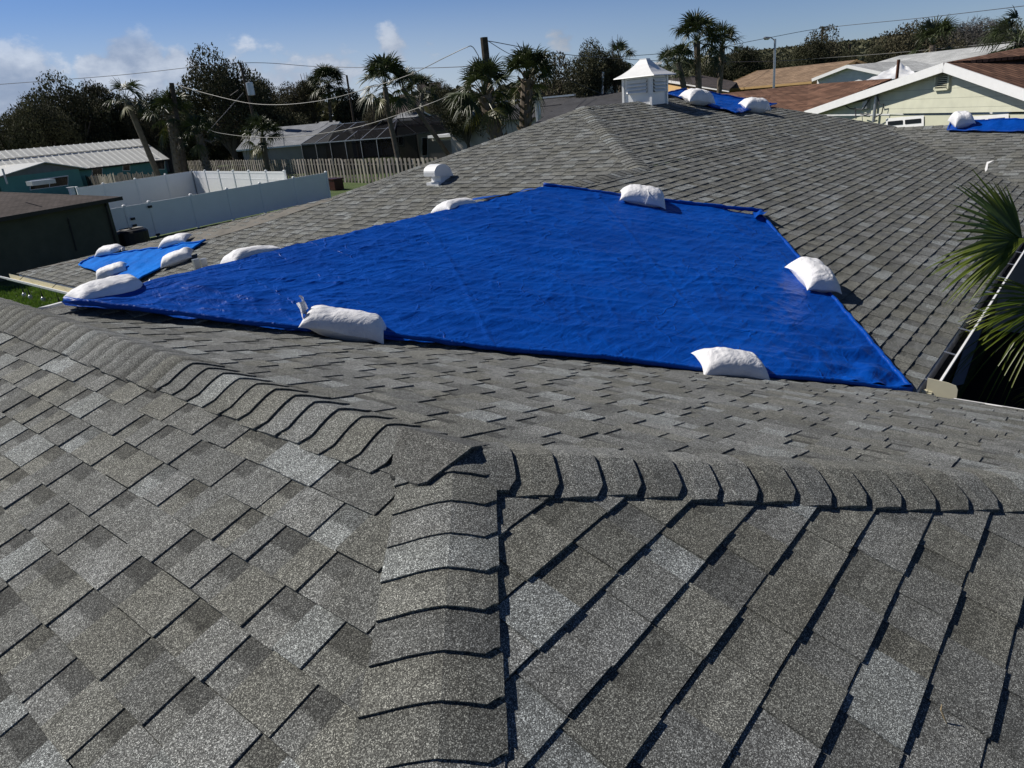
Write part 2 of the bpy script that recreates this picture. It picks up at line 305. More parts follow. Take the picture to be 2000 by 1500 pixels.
M_POLE = plain('creosote_pole', (0.075, 0.06, 0.048), 0.95, 0.1, 0.35, 4, 0.4, 20)
M_CONC = plain('sunbleached_concrete', (0.72, 0.72, 0.70), 0.9, 0.2, 0.08, 2); M_YARDSHADE = plain('courtyard_shade', (0.012, 0.011, 0.010), 0.95, 0.1, 0.4, 5); M_PATIO = plain('grey_patio_slab', (0.10, 0.12, 0.16), 0.9, 0.2, 0.15, 2)  # the near-black one stands in for courtyard shade on floor and wall
M_RF_BROWN = roof_tile_mat('dark_brown_shingle', (0.055, 0.045, 0.042), (0.085, 0.07, 0.066)); M_RF_GREY = roof_tile_mat('grey_shingle', (0.20, 0.21, 0.225), (0.25, 0.26, 0.28), 0.5, 0.2, 0.6)
M_RF_LT = roof_tile_mat('light_grey_shingle', (0.34, 0.35, 0.35), (0.46, 0.47, 0.47), 0.5, 0.2, 0.6); M_RF_DK = roof_tile_mat('charcoal_shingle', (0.045, 0.045, 0.048), (0.065, 0.065, 0.07), 0.4, 0.16)
M_RF_TAN = roof_tile_mat('tan_brown_shingle', (0.17, 0.115, 0.075), (0.28, 0.195, 0.13), 0.45, 0.2, 0.5); M_RF_RED = roof_tile_mat('red_brown_shingle', (0.095, 0.048, 0.030), (0.20, 0.11, 0.072), 0.5, 0.2, 0.25, .25, .022)
M_RF_METAL = plain('white_standing_seam', (0.62, 0.62, 0.58), 0.35, 0.5, 0.05, 1); M_RF_SEAM = plain('white_seam_rib', (0.85, 0.85, 0.82), 0.35, 0.5, 0.03, 1)
M_WOOD = wood_mat(); M_SCREEN = screen_mat(); M_GROUND = ground_mat()
M_FROND = leaf_mat('sabal_frond', (0.028, 0.040, 0.013), (0.055, 0.072, 0.026), 0.45, 0.15); M_FRONDN = leaf_mat('near_palm_frond', (0.075, 0.115, 0.012), (0.13, 0.165, 0.028), 0.4, 0.4, 3.0)
M_OAK = leaf_mat('oak_foliage', (0.034, 0.037, 0.016), (0.082, 0.080, 0.038), 0.9, 0.12, 0.12); M_OAKB = leaf_mat('brown_olive_foliage', (0.058, 0.053, 0.028), (0.118, 0.105, 0.058), 0.9, 0.12, 0.12); M_TWIG = leaf_mat('grey_twigs', (0.085, 0.08, 0.072), (0.15, 0.142, 0.13), 0.9, 0.05, 0.12)
M_BARK = plain('palm_bark', (0.15, 0.125, 0.10), 0.95, 0.1, 0.35, 3, 0.6, 25); M_BARKO = plain('oak_bark', (0.10, 0.085, 0.07), 0.95, 0.1, 0.3, 3)
M_HILL = plain('far_forest', (0.030, 0.042, 0.032), 0.95, 0.1, 0.4, 0.25)
M_REDBOX = plain('dark_red_plastic', (0.035, 0.006, 0.005), 0.4, 0.4, 0.1)

# ------------------------------------------------------------------ OUR HOUSE: the roof everything rests on
K = 0.30; NZ = 0.353; VY = GZ - 2.29                    # slopes, eave height
P3 = lambda x, y, z: np.array([x, y, z + GZ])
zC = lambda x: -0.95 - K * (x - 1.293); zA = lambda x: -0.95 + K * (x - 1.293); zB = lambda y: -0.95 + NZ * (y - 1.371)
zE = lambda y: -2.29 + K * (y - 0.957); zD = lambda x: -0.899 + K * (x - 9.519); zF = lambda y: -0.957 - K * (y - 5.40)
NODE = P3(1.293, 1.371, -0.95); HM = NZ and K / NZ
HX, HY = 15.9, 0.957                                     # inner corner of the far wing
zH = lambda x: -2.29 + K * (x - HX)
MM = P3(9.326, 5.40, -0.957); PP = P3(12.167, 8.241, -0.105); QQ = P3(17.2, 8.241, -0.105); WW = P3(20.3, 4.6, zE(4.6))
house = thing('house', 'sprawling house with a grey shingle roof under blue tarps, seen from its own ridge', 'house', (0, 0, 0))

def clip(poly, conv):                                    # Sutherland-Hodgman in 2-D, conv counter-clockwise
    out = poly
    for i in range(len(conv)):
        a, b = conv[i], conv[(i + 1) % len(conv)]; inp, out = out, []
        if not inp: return []
        def side(p): return (b[0] - a[0]) * (p[1] - a[1]) - (b[1] - a[1]) * (p[0] - a[0])
        for j in range(len(inp)):
            p, q = inp[j], inp[(j + 1) % len(inp)]; sp, sq = side(p), side(q)
            if sp >= 0: out.append(p)
            if (sp >= 0) != (sq >= 0): k = sp / (sp - sq); out.append((p[0] + k * (q[0] - p[0]), p[1] + k * (q[1] - p[1])))
    return out
TONES = [(1.0, 1.0, 1.0), (0.9, 0.9, 0.9), (1.14, 1.14, 1.15), (1.34, 1.38, 1.42), (0.80, 0.80, 0.80), (0.96, 0.94, 0.88), (1.06, 1.04, 0.98), (0.88, 0.87, 0.83)]
def shingles(name, polys, org, e, s, ex=0.143, seed=0, wmin=0.10, wmax=0.22, amp=1.0, contrast=1.0, hb=.0068, tt=.0057, gap=(.07, .15), pk=.48, slit=.0):
    """architectural shingles: every course a thin lapped strip with raised tabs of uneven width"""
    rr = random.Random(seed); e = np.asarray(e, float); s = np.asarray(s, float); n = np.cross(e, s); mb = MB()
    for poly in polys:
        q = [((np.asarray(p) - org) @ e, (np.asarray(p) - org) @ s) for p in poly]
        ar = sum(q[i][0] * q[(i + 1) % len(q)][1] - q[(i + 1) % len(q)][0] * q[i][1] for i in range(len(q)))
        if ar < 0: q = q[::-1]
        smin, smax = min(p[1] for p in q), max(p[1] for p in q); j0 = int(math.floor(smin / ex)); j1 = int(math.ceil(smax / ex))
        mb.add([org + a * e + b * s - n * 0.006 for a, b in q], [tuple(range(len(q)))], (0.5, 0.5, 0.5))
        for j in range(j0, j1):
            rs = random.Random(seed * 1000 + j); s0, s1 = j * ex, (j + 1) * ex
            band = clip(q, [(-1e3, s0), (1e3, s0), (1e3, s1), (-1e3, s1)])
            if len(band) < 3: continue
            xmin, xmax = min(p[0] for p in band), max(p[0] for p in band)
            x = -60 + rs.random() * 0.5
            tooth = True
            while x < xmax:
                wd = rs.uniform(wmin, wmax) if tooth else rs.uniform(*gap)
                a0, a1 = x, x + wd; x = a1; isT = tooth; tooth = not tooth if rs.random() < 0.93 else tooth
                tn = np.array(rs.choice(TONES)) * rs.uniform(0.93, 1.07); tn = 1 + (tn - 1) * contrast
                if not isT: tn = tn * 0.97
                jit = rs.uniform(-0.003, 0.003); lift = rs.uniform(0, 0.003) * amp
                if a1 < xmin: continue
                parts = [(s0 + jit, s1)] if isT else [(s0 + jit, s0 + 0.5 * ex), (s0 + 0.5 * ex, s0 + .58 * ex), (s0 + 0.58 * ex, s1)]
                for b0, b1 in parts:
                    c = clip([(a0, b0), (a1 - slit, b0), (a1 - slit, b1), (a0, b1)], q)
                    if len(c) < 3: continue
                    m = len(c); V = []; T = []
                    for (px, py) in c:
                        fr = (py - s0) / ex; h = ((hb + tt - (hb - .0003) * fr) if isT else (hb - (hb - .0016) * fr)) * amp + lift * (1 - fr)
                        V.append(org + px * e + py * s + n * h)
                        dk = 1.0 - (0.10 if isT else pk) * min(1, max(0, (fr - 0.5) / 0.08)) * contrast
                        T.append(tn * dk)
                    V += [org + px * e + py * s - n * 0.004 for px, py in c]; T += [t_ * 0.8 for t_ in T]
                    F_ = [tuple(range(m))] + [(i, i + m, (i + 1) % m + m, (i + 1) % m) for i in range(m)]
                    mb.add(V, F_, T)
    return mb
def unit(v): v = np.asarray(v, float); return v / np.linalg.norm(v)
X, Y = np.array([1.0, 0, 0]), np.array([0, 1.0, 0])
UPX, DNX = unit((1, 0, K)), unit((-1, 0, K)); UPY, DNY = unit((0, 1, K)), unit((0, -1, K)); UPB = unit((0, 1, NZ))
EB = 5.63
A_polys = [[NODE, P3(1.293, 7.0, -0.95), P3(-2.6, 10.9, zA(-2.6)), P3(-2.6, 1.371 - HM * 3.893, zA(-2.6))]]
C_polys = [[NODE, P3(EB, 1.371 - HM * (EB - 1.293), zC(EB)), P3(EB, 0.957, zC(EB)), P3(1.14, 5.577, zC(1.14)), P3(1.293, 5.7, -0.95)]]
C_polys = [[NODE, P3(EB, 1.371 - HM * (EB - 1.293), zC(EB)), P3(EB, 1.087, zC(EB)), P3(1.293, 5.43, -0.95)]]
CE = [pp(x, y, (K, 0, 1), NODE) for x, y in ((132, 590), (0, 626), (-40, 637))]; C_polys.append([P3(1.293, 5.38, -0.95), P3(1.293, 7.0, -0.95), CE[0] + (CE[1] - CE[0]) * .5, CE[0]])
B_polys = [[NODE, P3(-2.6, 1.371 - HM * 3.893, zB(1.371 - HM * 3.893)), P3(-2.6, -2.45, zB(-2.45)), P3(EB, -2.45, zB(-2.45))]]
XW = 20.3 - (5.40 - 4.6) / (8.241 - 4.6) * 3.1
E_polys = [[P3(EB, .957, zE(.957)), P3(HX, HY, zE(.957)), WW, P3(XW, 5.40, zE(5.40)), P3(1.293, 5.33, zE(5.33))], [MM, P3(XW, 5.40, zE(5.40)), QQ, PP]]
DA, DBc, DC = np.array(pp(650, 386, (-K, 0, 1), MM)), np.array(pp(35, 534, (-K, 0, 1), MM)), None
DA, DBc = P3(DA[0], DA[1], zD(DA[0])), P3(4.57, DBc[1] + .05, zD(4.57))
DV = P3(4.57, 12.7, zD(4.57)); D_polys = [[PP, DA, MM], [DA, DV, MM], [DA, DBc, DV]]
F_polys = [[P3(1.293, 5.40, zF(5.40)), MM, P3(4.57, 10.15, zF(10.15)), P3(1.293, 10.15, zF(10.15))]]
H_polys = [[P3(HX, HY, zH(HX)), P3(HX, -5, zH(HX)), P3(19.55, -5, zH(19.55)), P3(19.55, 4.6, zH(19.55))]]
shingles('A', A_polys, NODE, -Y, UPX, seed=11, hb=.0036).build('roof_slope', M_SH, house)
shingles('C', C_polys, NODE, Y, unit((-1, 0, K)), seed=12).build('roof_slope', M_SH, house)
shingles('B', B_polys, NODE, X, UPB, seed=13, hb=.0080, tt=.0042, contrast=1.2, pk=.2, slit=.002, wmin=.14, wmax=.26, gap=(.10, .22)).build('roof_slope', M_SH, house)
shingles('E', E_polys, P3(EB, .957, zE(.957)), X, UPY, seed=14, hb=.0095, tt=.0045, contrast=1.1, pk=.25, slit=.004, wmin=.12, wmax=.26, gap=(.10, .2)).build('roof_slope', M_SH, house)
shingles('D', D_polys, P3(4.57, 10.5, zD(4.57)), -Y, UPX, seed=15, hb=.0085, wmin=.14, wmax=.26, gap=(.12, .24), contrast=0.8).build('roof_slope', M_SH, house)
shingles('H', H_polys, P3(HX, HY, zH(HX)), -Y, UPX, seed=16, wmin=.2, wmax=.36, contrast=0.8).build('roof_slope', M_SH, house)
mb = MB(); R0_ = P3(1.293, 5.33, zE(5.33)); up3 = np.array([0, 0, 1.0]); mb.poly([R0_, MM, DV]); mb.poly([QQ, WW, P3(23, 4.6, -2.3), P3(23, 8.241, -2.1)]); mb.poly([WW, P3(22.5, 4.6, -2.1), P3(22.5, -5, -2.1), P3(19.55, -5, zH(19.55)), P3(19.55, 4.6, zH(19.55))])
mb.poly([PP, DA, P3(DA[0] + 1.5, DA[1] + 2.6, DA[2] - GZ - 1.1), P3(17.2, 15, -2.2), QQ]); mb.build('roof_slope', M_SH, house)

def caps(P0, P1, dl, dr, wl, wr, ex=0.117, seed=0, chamf=(0.0, 0.02), lump=0.012, hadd=0.0, boff=0.0, lap=.02, topd=.72):
    """lapped ridge caps laid from P0 up to P1; butts look back towards P0"""
    P0, P1 = np.asarray(P0), np.asarray(P1); d = P1 - P0; Lg = np.linalg.norm(d); d = d / Lg; dl, dr = unit(dl), unit(dr); up = unit(-(dl + dr)); rr = random.Random(seed); mb = MB()
    nl = unit(np.cross(d, dl)); nl = nl * np.sign(nl @ up); nr = unit(np.cross(d, dr)); nr = nr * np.sign(nr @ up)
    prof = [-1, -.72, -.42, -.24, -.1, 0, .1, .24, .42, .72, 1]; k = 0; t = 0.0
    while t < Lg:
        tn = np.array(rr.choice(TONES)) * rr.uniform(.92, 1.05); h0 = rr.uniform(.0135, .0165) + hadd; wj = rr.uniform(-.008, .008); tj = rr.uniform(-.004, .004)
        rows = []; tones = []
        for ri, (tt, h) in enumerate([(t + tj, h0), (t + .025, h0 - .001), (t + ex * .6, h0 - .003), (t + ex + lap, .005)]):
            row = []
            for p in prof:
                w_ = (wl if p < 0 else wr) + wj; dd, nn = (dl, nl) if p < 0 else (dr, nr); a = abs(p) * w_
                sag = 0.045 * math.exp(-(a / 0.055) ** 2); base = P0 + d * tt + dd * a + nn * (h + boff + 0.004 * (1 - abs(p))) + up * (lump * math.exp(-(a / 0.09) ** 2) - sag * 0.25)
                if abs(p) == 1 and ri == 0: base = base + d * (chamf[0] if p < 0 else chamf[1]) - dd * (chamf[0] if p < 0 else chamf[1]) * .6
                row.append(base)
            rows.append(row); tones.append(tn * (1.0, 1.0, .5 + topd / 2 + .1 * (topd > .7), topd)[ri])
        m = len(prof); V = [p for r_ in rows for p in r_]; T = [tones[i] for i in range(4) for _ in range(m)]
        F_ = [(i * m + c, i * m + c + 1, (i + 1) * m + c + 1, (i + 1) * m + c) for i in range(3) for c in range(m - 1)]
        b = len(V)                                        # butt and side skirts
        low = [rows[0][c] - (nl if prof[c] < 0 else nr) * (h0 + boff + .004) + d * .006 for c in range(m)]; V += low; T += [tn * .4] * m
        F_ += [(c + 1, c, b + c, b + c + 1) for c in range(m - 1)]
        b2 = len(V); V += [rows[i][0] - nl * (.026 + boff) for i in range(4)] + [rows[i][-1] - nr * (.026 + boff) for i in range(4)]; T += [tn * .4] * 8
        F_ += [(i * m, (i + 1) * m, b2 + i + 1, b2 + i) for i in range(3)] + [((i + 1) * m + m - 1, i * m + m - 1, b2 + 4 + i, b2 + 5 + i) for i in range(3)]
        mb.add(V, F_, T); t += ex; k += 1
    return mb
hd = unit((-1, -HM, -K)); hr = unit((1, -HM, -K))
def perp(dirn, n, prefer):
    v = unit(np.cross(dirn, n)); return v if v @ np.asarray(prefer, float) > 0 else -v
nA, nB_, nC_, nE_, nD_ = unit((-K, 0, 1)), unit((0, -NZ, 1)), unit((K, 0, 1)), unit((0, -K, 1)), unit((-K, 0, 1))
nAa = unit((-K, 0, 1))
hs = perp(hd, unit((-K, 0, 1)), (-1, 1, 0)) * .02
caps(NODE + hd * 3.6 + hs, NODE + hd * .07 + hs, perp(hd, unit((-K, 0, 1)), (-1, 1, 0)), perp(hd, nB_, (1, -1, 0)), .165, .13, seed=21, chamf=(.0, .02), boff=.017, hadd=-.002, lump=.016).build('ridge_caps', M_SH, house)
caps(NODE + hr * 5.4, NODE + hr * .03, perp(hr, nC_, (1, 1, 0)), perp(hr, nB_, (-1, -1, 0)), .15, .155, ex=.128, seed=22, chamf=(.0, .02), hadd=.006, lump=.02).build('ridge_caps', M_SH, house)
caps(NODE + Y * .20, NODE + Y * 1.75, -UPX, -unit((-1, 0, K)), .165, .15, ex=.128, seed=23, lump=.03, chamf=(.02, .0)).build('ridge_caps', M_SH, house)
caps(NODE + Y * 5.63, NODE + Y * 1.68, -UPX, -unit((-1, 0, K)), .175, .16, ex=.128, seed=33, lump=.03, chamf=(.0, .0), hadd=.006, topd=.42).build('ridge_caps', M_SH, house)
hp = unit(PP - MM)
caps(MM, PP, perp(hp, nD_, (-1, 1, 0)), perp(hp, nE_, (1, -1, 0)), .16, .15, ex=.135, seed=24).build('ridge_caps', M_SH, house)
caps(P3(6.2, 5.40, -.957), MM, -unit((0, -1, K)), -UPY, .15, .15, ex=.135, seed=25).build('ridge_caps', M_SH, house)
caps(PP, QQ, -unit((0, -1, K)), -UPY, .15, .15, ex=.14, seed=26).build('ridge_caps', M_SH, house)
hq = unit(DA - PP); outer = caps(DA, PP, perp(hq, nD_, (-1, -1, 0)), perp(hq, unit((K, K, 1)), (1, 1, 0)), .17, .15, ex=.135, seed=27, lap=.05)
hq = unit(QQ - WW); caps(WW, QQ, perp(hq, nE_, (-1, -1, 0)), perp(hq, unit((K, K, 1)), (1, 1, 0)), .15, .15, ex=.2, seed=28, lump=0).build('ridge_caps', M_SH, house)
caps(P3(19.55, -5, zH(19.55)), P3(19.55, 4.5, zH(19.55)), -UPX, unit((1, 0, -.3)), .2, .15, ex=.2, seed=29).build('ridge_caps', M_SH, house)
# cap line that leaves the outer hip half way and the smooth rolled strip beyond it
cl_px = [(650, 392), (590, 412), (500, 442), (400, 471), (320, 482), (215, 500), (60, 528)]
pts = [pp(x, y, nD_, MM) for x, y in cl_px]; mb = MB()
top = [np.array(DA) + (np.array(DBc) - np.array(DA)) * k for k in np.linspace(0, 1, len(pts))]
for i in range(len(pts) - 1): mb.quad(pts[i] + nD_ * .016, top[i] + nD_ * .004, top[i + 1] + nD_ * .004, pts[i + 1] + nD_ * .016, (1.15, 1.12, 1.05))
mb.build('rolled_roofing', plain('rolled_roofing', (0.135, 0.13, 0.122), 0.9, 0.2, 0.25, 3.0), house)
for a, b in ((pts[3], pts[2]), (pts[2], pts[1]), (pts[1], pts[0])):
    q = unit(b - a); c_ = caps(a, b, perp(q, nD_, (-1, -1, 0)), perp(q, nD_, (1, 1, 0)), .1, .1, ex=.135, seed=30, lump=.015, lap=.05); outer.add(c_.v, c_.f, c_.t)
outer.build('ridge_caps', M_SH, house)
# the node: a cut cap nailed over the meeting point
onA = lambda x, y, h=.02: pp(x, y, (-K, 0, 1), NODE) + unit((-K, 0, 1)) * h
onC = lambda x, y, h=.02: pp(x, y, (K, 0, 1), NODE) + unit((K, 0, 1)) * h
cr0 = NODE + Y * .26 + np.array([0, 0, .046]); cr1 = NODE - Y * .045 + np.array([.012, 0, .044]); a0, a1, a2 = onA(766, 937, .022), onA(824, 965, .040), onA(844, 964, .048); c0_, c1_ = onC(886, 864, .020), onC(956, 883, .026)
mb = MB(); dn = np.array([0, 0, -.012]); V = [a0, a1, a2, cr1, cr0, c1_, c0_]; mb.add(V + [p + dn for p in V], [(0, 1, 2, 3, 4), (4, 3, 5, 6), (2, 9, 10, 3), (3, 10, 12, 5), (0, 7, 8, 1), (1, 8, 9, 2), (4, 11, 7, 0), (6, 13, 11, 4), (5, 12, 13, 6)], [(.62, .61, .6)] * 7 + [(.3, .3, .3)] * 7)
mb.build('end_cap_shingle', M_SH, house)
# walls, soffits, fascias
def wall(x0, y0, x1, y1, zt, mat=M_GREIGE, th=.15):
    d = unit((x1 - x0, y1 - y0, 0)); nrm = np.array([-d[1], d[0], 0]); MB().obox((x0, y0, -.2), (x1 - x0, y1 - y0, 0), nrm * th, (0, 0, zt + .2)).build('wall', mat, house)
ZT = VY - .12
wall(6.4, 1.5, 15.3, 1.5, ZT, M_YARDSHADE); wall(5.25, 1.5, 5.25, -6, ZT); wall(16.4, -6, 16.4, 1.5, ZT); wall(5.1, 11, 5.1, 16.3, ZT - .1); wall(5.2, 16.3, 16.5, 14.4, ZT - .1); wall(-2.2, 5.0, 1.2, 5.0, ZT - .1); wall(-2.2, 5.2, -2.2, -2, ZT)  # courtyard wall coloured near-black for the shade under its eave
def board(a, b, n, ht=.17, th=.025, mat=M_WHITE, name='fascia'):
    a, b, n = map(np.asarray, (a, b, n)); MB().obox(a - n * th, b - a, n * th, (0, 0, -ht)).build(name, mat, house)
board(P3(EB, .95, -2.30), P3(HX, .95, -2.30), (0, -1.0, 0)); board(P3(EB + .03, -6, -2.28), P3(EB + .03, .9, -2.28), (1.0, 0, 0)); board(P3(4.59, 10.5, zD(4.57) - .02), P3(4.59, 17.6, zD(4.57) - .02), (-1.0, 0, 0)); board(P3(HX, -6, -2.30), P3(HX, .9, -2.30), (-1.0, 0, 0))
def gutter(name, a, b, n, wd=.125, dp=.11, inner=M_DKGUT, outer=M_WHITE, straps=0, sm=M_STEEL, drop=0.05, lipm=None):
    """K-style gutter: back, floor, ogee face with a rolled lip, hanging from the eave a-b and facing n"""
    a, b, n = np.asarray(a, float), np.asarray(b, float), unit(n); d = b - a; Lg = np.linalg.norm(d); d = d / Lg; z = np.array([0, 0, 1.0])
    pr = [(0, 0), (0, -dp), (.075, -dp), (.082, -dp * .72), (.105, -dp * .45), (.118, -dp * .3), (wd, -.03), (wd, 0)]
    out = MB(); N_ = len(pr)
    out.add([a + n * p + z * (q - drop) for p, q in pr] + [b + n * p + z * (q - drop) for p, q in pr], [(i, i + 1, N_ + i + 1, N_ + i) for i in range(N_ - 1)]); g = out.build(name, outer, house)
    ins = MB(); pi = [(.004, 0), (.004, -dp + .004), (.072, -dp + .004), (.078, -dp * .72), (.1, -dp * .45), (.113, -dp * .3), (wd - .004, -.03), (wd - .004, -.004)]
    ins.add([a + n * p + z * (q - drop) for p, q in pi] + [b + n * p + z * (q - drop) for p, q in pi], [(i + 1, i, N_ + i, N_ + i + 1) for i in range(N_ - 1)]); ins.build('liner', inner, g)
    MB().bar(a + n * (wd - .006) - z * drop, b + n * (wd - .006) - z * drop, .018, .012).build('lip', lipm or outer, g)
    for k in range(straps):
        p = a + d * (0.12 + k * (Lg - .2) / max(1, straps - 1)) if k else a + d * .12
        MB().bar(p + n * .0 - z * (drop - .02), p + n * (wd - .01) - z * (drop + .002), .025, .006, up=(0, 0, 1)).build('strap', sm, g)
    return g
gE = gutter('gutter', P3(5.93, .965, -2.285), P3(15.7, .965, -2.285), (0, -1, 0), wd=.125, dp=.12, drop=.012, straps=14, outer=M_DARKM, lipm=M_WHITE)  # outer face made dark to paint its shade, lip stays white
# cream end cap with a cut-out corner, and torn sealant
ec = MB(); c0 = P3(5.925, .90, -2.25); prof = [(-.01, -.11), (-.01, .03), (.03, .026), (.13, .016), (.185, .0), (.20, -.03), (.20, -.11)]
ec.add([c0 + np.array([0, -p, q]) for p, q in prof] + [c0 + np.array([-.006, -p, q]) for p, q in prof], [tuple(range(7)), tuple(range(13, 6, -1))] + [(i, 7 + i, 7 + (i + 1) % 7, (i + 1) % 7) for i in range(7)]); ec.build('end_cap', M_BEIGE, gE)
sc = MB()
for k in range(7): sc.cbox(c0 + np.array([-.012 + rng.uniform(-.01, .01), .0 + rng.uniform(-.02, .03), -.09 + rng.uniform(-.02, .02)]), (.02, .005, .003), (-.004, .025, .006), (.002, -.004, .02))
sc.build('sealant', M_BEIGE, gE)
gutter('gutter', P3(EB + .035, .70, -2.27), P3(EB + .035, -6, -2.27), (1, 0, 0), wd=.11, drop=.03, inner=M_BEIGE)
edn = unit(np.cross(CE[1] - CE[0], (0, 0, 1.0))); edn = edn if edn[0] > 0 else -edn; mb = MB(); mb.obox(CE[0] + [0, 0, .016], (CE[1] - CE[0]) * .5, edn * .055, (0, 0, -.03)); mb.build('coping', M_WHITE, house)
gD = gutter('gutter', P3(4.55, 18.1, zD(4.57) + .0), P3(4.55, 12.9, zD(4.57) + .0), (-1, 0, 0), wd=.21, dp=.12, inner=M_BEIGE, outer=M_WHITE, drop=.03)
for yy in (15.1, 16.9): MB().tube([P3(4.54, yy, zD(4.57) + .02), P3(4.46, yy - .12, zD(4.57) + .05), P3(4.40, yy + .02, zD(4.57) - .03)], .006, 5).build('wire_clip', M_DARKM, gD)
mb = MB(); mb.poly([pp(x, y, (0, 1, 0), P3(0, 1.47, 0)) for x, y in ((1856, 756), (1882, 750), (1946, 560), (1926, 560))]); mb.build('wall_band', M_PATIO, house)
# bracket on the wing ridge and the white smear in the far valley
b0 = pp(386, 525, (0, 1, 0), P3(0, 5.65, 0)); bk = MB(); bk.cbox(b0, (.05, 0, 0), (0, .03, 0), (0, 0, .16)); bk.cbox(b0 + np.array([.06, 0, .0]), (.05, 0, 0), (0, .03, 0), (0, 0, .14)); bk.cbox(b0 + np.array([.03, 0, -.03]), (.06, 0, 0), (0, .025, 0), (0, 0, .06)); bk.build('metal_bracket', M_STEEL, house)
sm = MB(); ps = [(1941, 315), (1927, 318), (1923, 332), (1924, 338), (1928, 334), (1930, 322)]; vp = [pp(x, y, unit((-K, 0, 1)), P3(HX, 0, zH(HX))) + np.array([0, 0, .02]) for x, y in ps]; sm.poly(vp)
sm.build('sealant_smear', M_WHITE, house)

# ------------------------------------------------------------------ tarps
def tarp_tone(n): return (1, 1, 1)
def tubepath(pts, rad, n=40, jit=.006, seed=0):
    pts = [np.asarray(p, float) for p in pts]; out = []; rr = np.random.RandomState(seed)
    seglen = [np.linalg.norm(pts[i + 1] - pts[i]) for i in range(len(pts) - 1)]; tot = sum(seglen)
    for i in range(len(pts) - 1):
        k = max(2, int(n * seglen[i] / tot))
        for j in range(k): out.append(pts[i] + (pts[i + 1] - pts[i]) * j / k + rr.normal(0, jit, 3) * np.array([1, 1, .6]))
    out.append(pts[-1]); return out, [rad * rr.uniform(.85, 1.15) for _ in out]
LE = lambda px, py, h=0.0: pp(px, py, nE_, P3(EB, .957, zE(.957))) + nE_ * h
tip, brc, trc, tmid = LE(124, 598), LE(1778, 770), LE(1487, 424), LE(1062, 369)
tip = np.array([1.56, 5.22, zE(5.35) + GZ]); tmid[1] = min(tmid[1], 5.50); tmid[2] = zE(tmid[1]) + GZ
nu, nv = 420, 290
aa = np.linspace(0, 1, nu)[:, None]; bb = np.linspace(0, 1, nv)[None, :]
# a runs from the ridge/top edge pair down to the valley edge, b along
top_pts = np.zeros((nu, 3)); bot_pts = np.zeros((nu, 3)); ta = np.linspace(0, 1, nu)
# bottom: tip -> brc along the valley (slight slack); top: ridge to tmid then down to trc
kk = 0.60
for i, t in enumerate(ta):
    bot_pts[i] = tip + (brc - tip) * t
    top_pts[i] = (tip + (tmid - tip) * (t / kk) + np.array([0, .06, .0])) if t < kk else (tmid + np.array([0, .06, 0]) + (trc - tmid - np.array([0, .06, 0])) * ((t - kk) / (1 - kk)))
Pg = top_pts[:, None, :] + (bot_pts - top_pts)[:, None, :] * bb[:, :, None]
x, y = Pg[..., 0], Pg[..., 1]
yr = 5.33 + np.clip((x - 1.293) / 6, 0, 1) * .07; zz = zE(np.minimum(y, yr)) + GZ - K * np.maximum(0, y - yr) * .9
# valley: blend on to slope C when below it
zc = -0.95 - K * (x - 1.293) + GZ; zz = np.maximum(zz, zc)
ang = 0.0
qa, qb = (x - y) * .7071, (x + y) * .7071; wr = 0.016 * noise2(qa * .7, qb * 3.2, 1) + 0.014 * noise2(qa * 1.3 + qb, qb * 7.5 - qa * .4, 2) + 0.006 * (1 - np.abs(noise2(x * 1.6 + .6 * y, y * 9 + x * 2.2, 3)) * 2)
crease = np.exp(-(noise2(x * 2.2, y * 3.1, 5) / .05) ** 2) * np.clip(noise2(x * 1.1, y * 1.2, 6), 0, 1) * 0.012
rg = 0.011 * np.clip(1 - np.abs(noise2(qa * .9, qb * 4.2, 21)), 0, 1) ** 7 + 0.008 * np.clip(1 - np.abs(noise2(x * 2.6 - y * 1.4, y * 1.9 + x * .9, 22)), 0, 1) ** 9 + 0.006 * np.clip(1 - np.abs(noise2(qa * 2.2, qb * 8.5 - qa, 23)), 0, 1) ** 6
crease = crease + rg * (.35 + .65 * np.clip(noise2(x * .8, y * .9, 24) + .4, 0, 1))
fold = sum(0.0035 * np.exp(-((bb - fb + .02 * (aa - .5)) / .004) ** 2) for fb in (.26, .5, .76)) + 0 * aa
left = np.clip((3.4 - x) / 1.6, 0, 1)
big = left * np.clip((5.45 - y) / .5, 0, 1) * (0.040 * noise2(x * 1.9 + y * .8, y * 1.5 - x, 7) + 0.03 * noise2(x * 3.4, y * 3.6, 8))
br = np.exp(-((x - brc[0]) ** 2 + (y - brc[1] - .25) ** 2) / .28); crum = br * 0.045 * noise2(x * 5, y * 6, 9)
tr = np.exp(-((x - trc[0]) ** 2 + (y - trc[1]) ** 2) / .35); crum2 = tr * 0.04 * noise2(x * 4, y * 4 + x * 3, 10)
seam = sum(0.005 * np.exp(-(((ta[:, None] * 1.0 + (bb - .5) * sk) - sx) / .0035) ** 2) for sx, sk in ((.42, -.10), (.735, -.08)))
tele = 0.004 * noise2(x * 7, y * 7, 12) + 0.0045 * (np.abs(((y / .137) % 1) - .5) < .12)
Pg[..., 2] = zz + 0.036 + np.maximum(-.012, wr * .55 + crease + big + crum + crum2 + seam + fold) + tele * .5
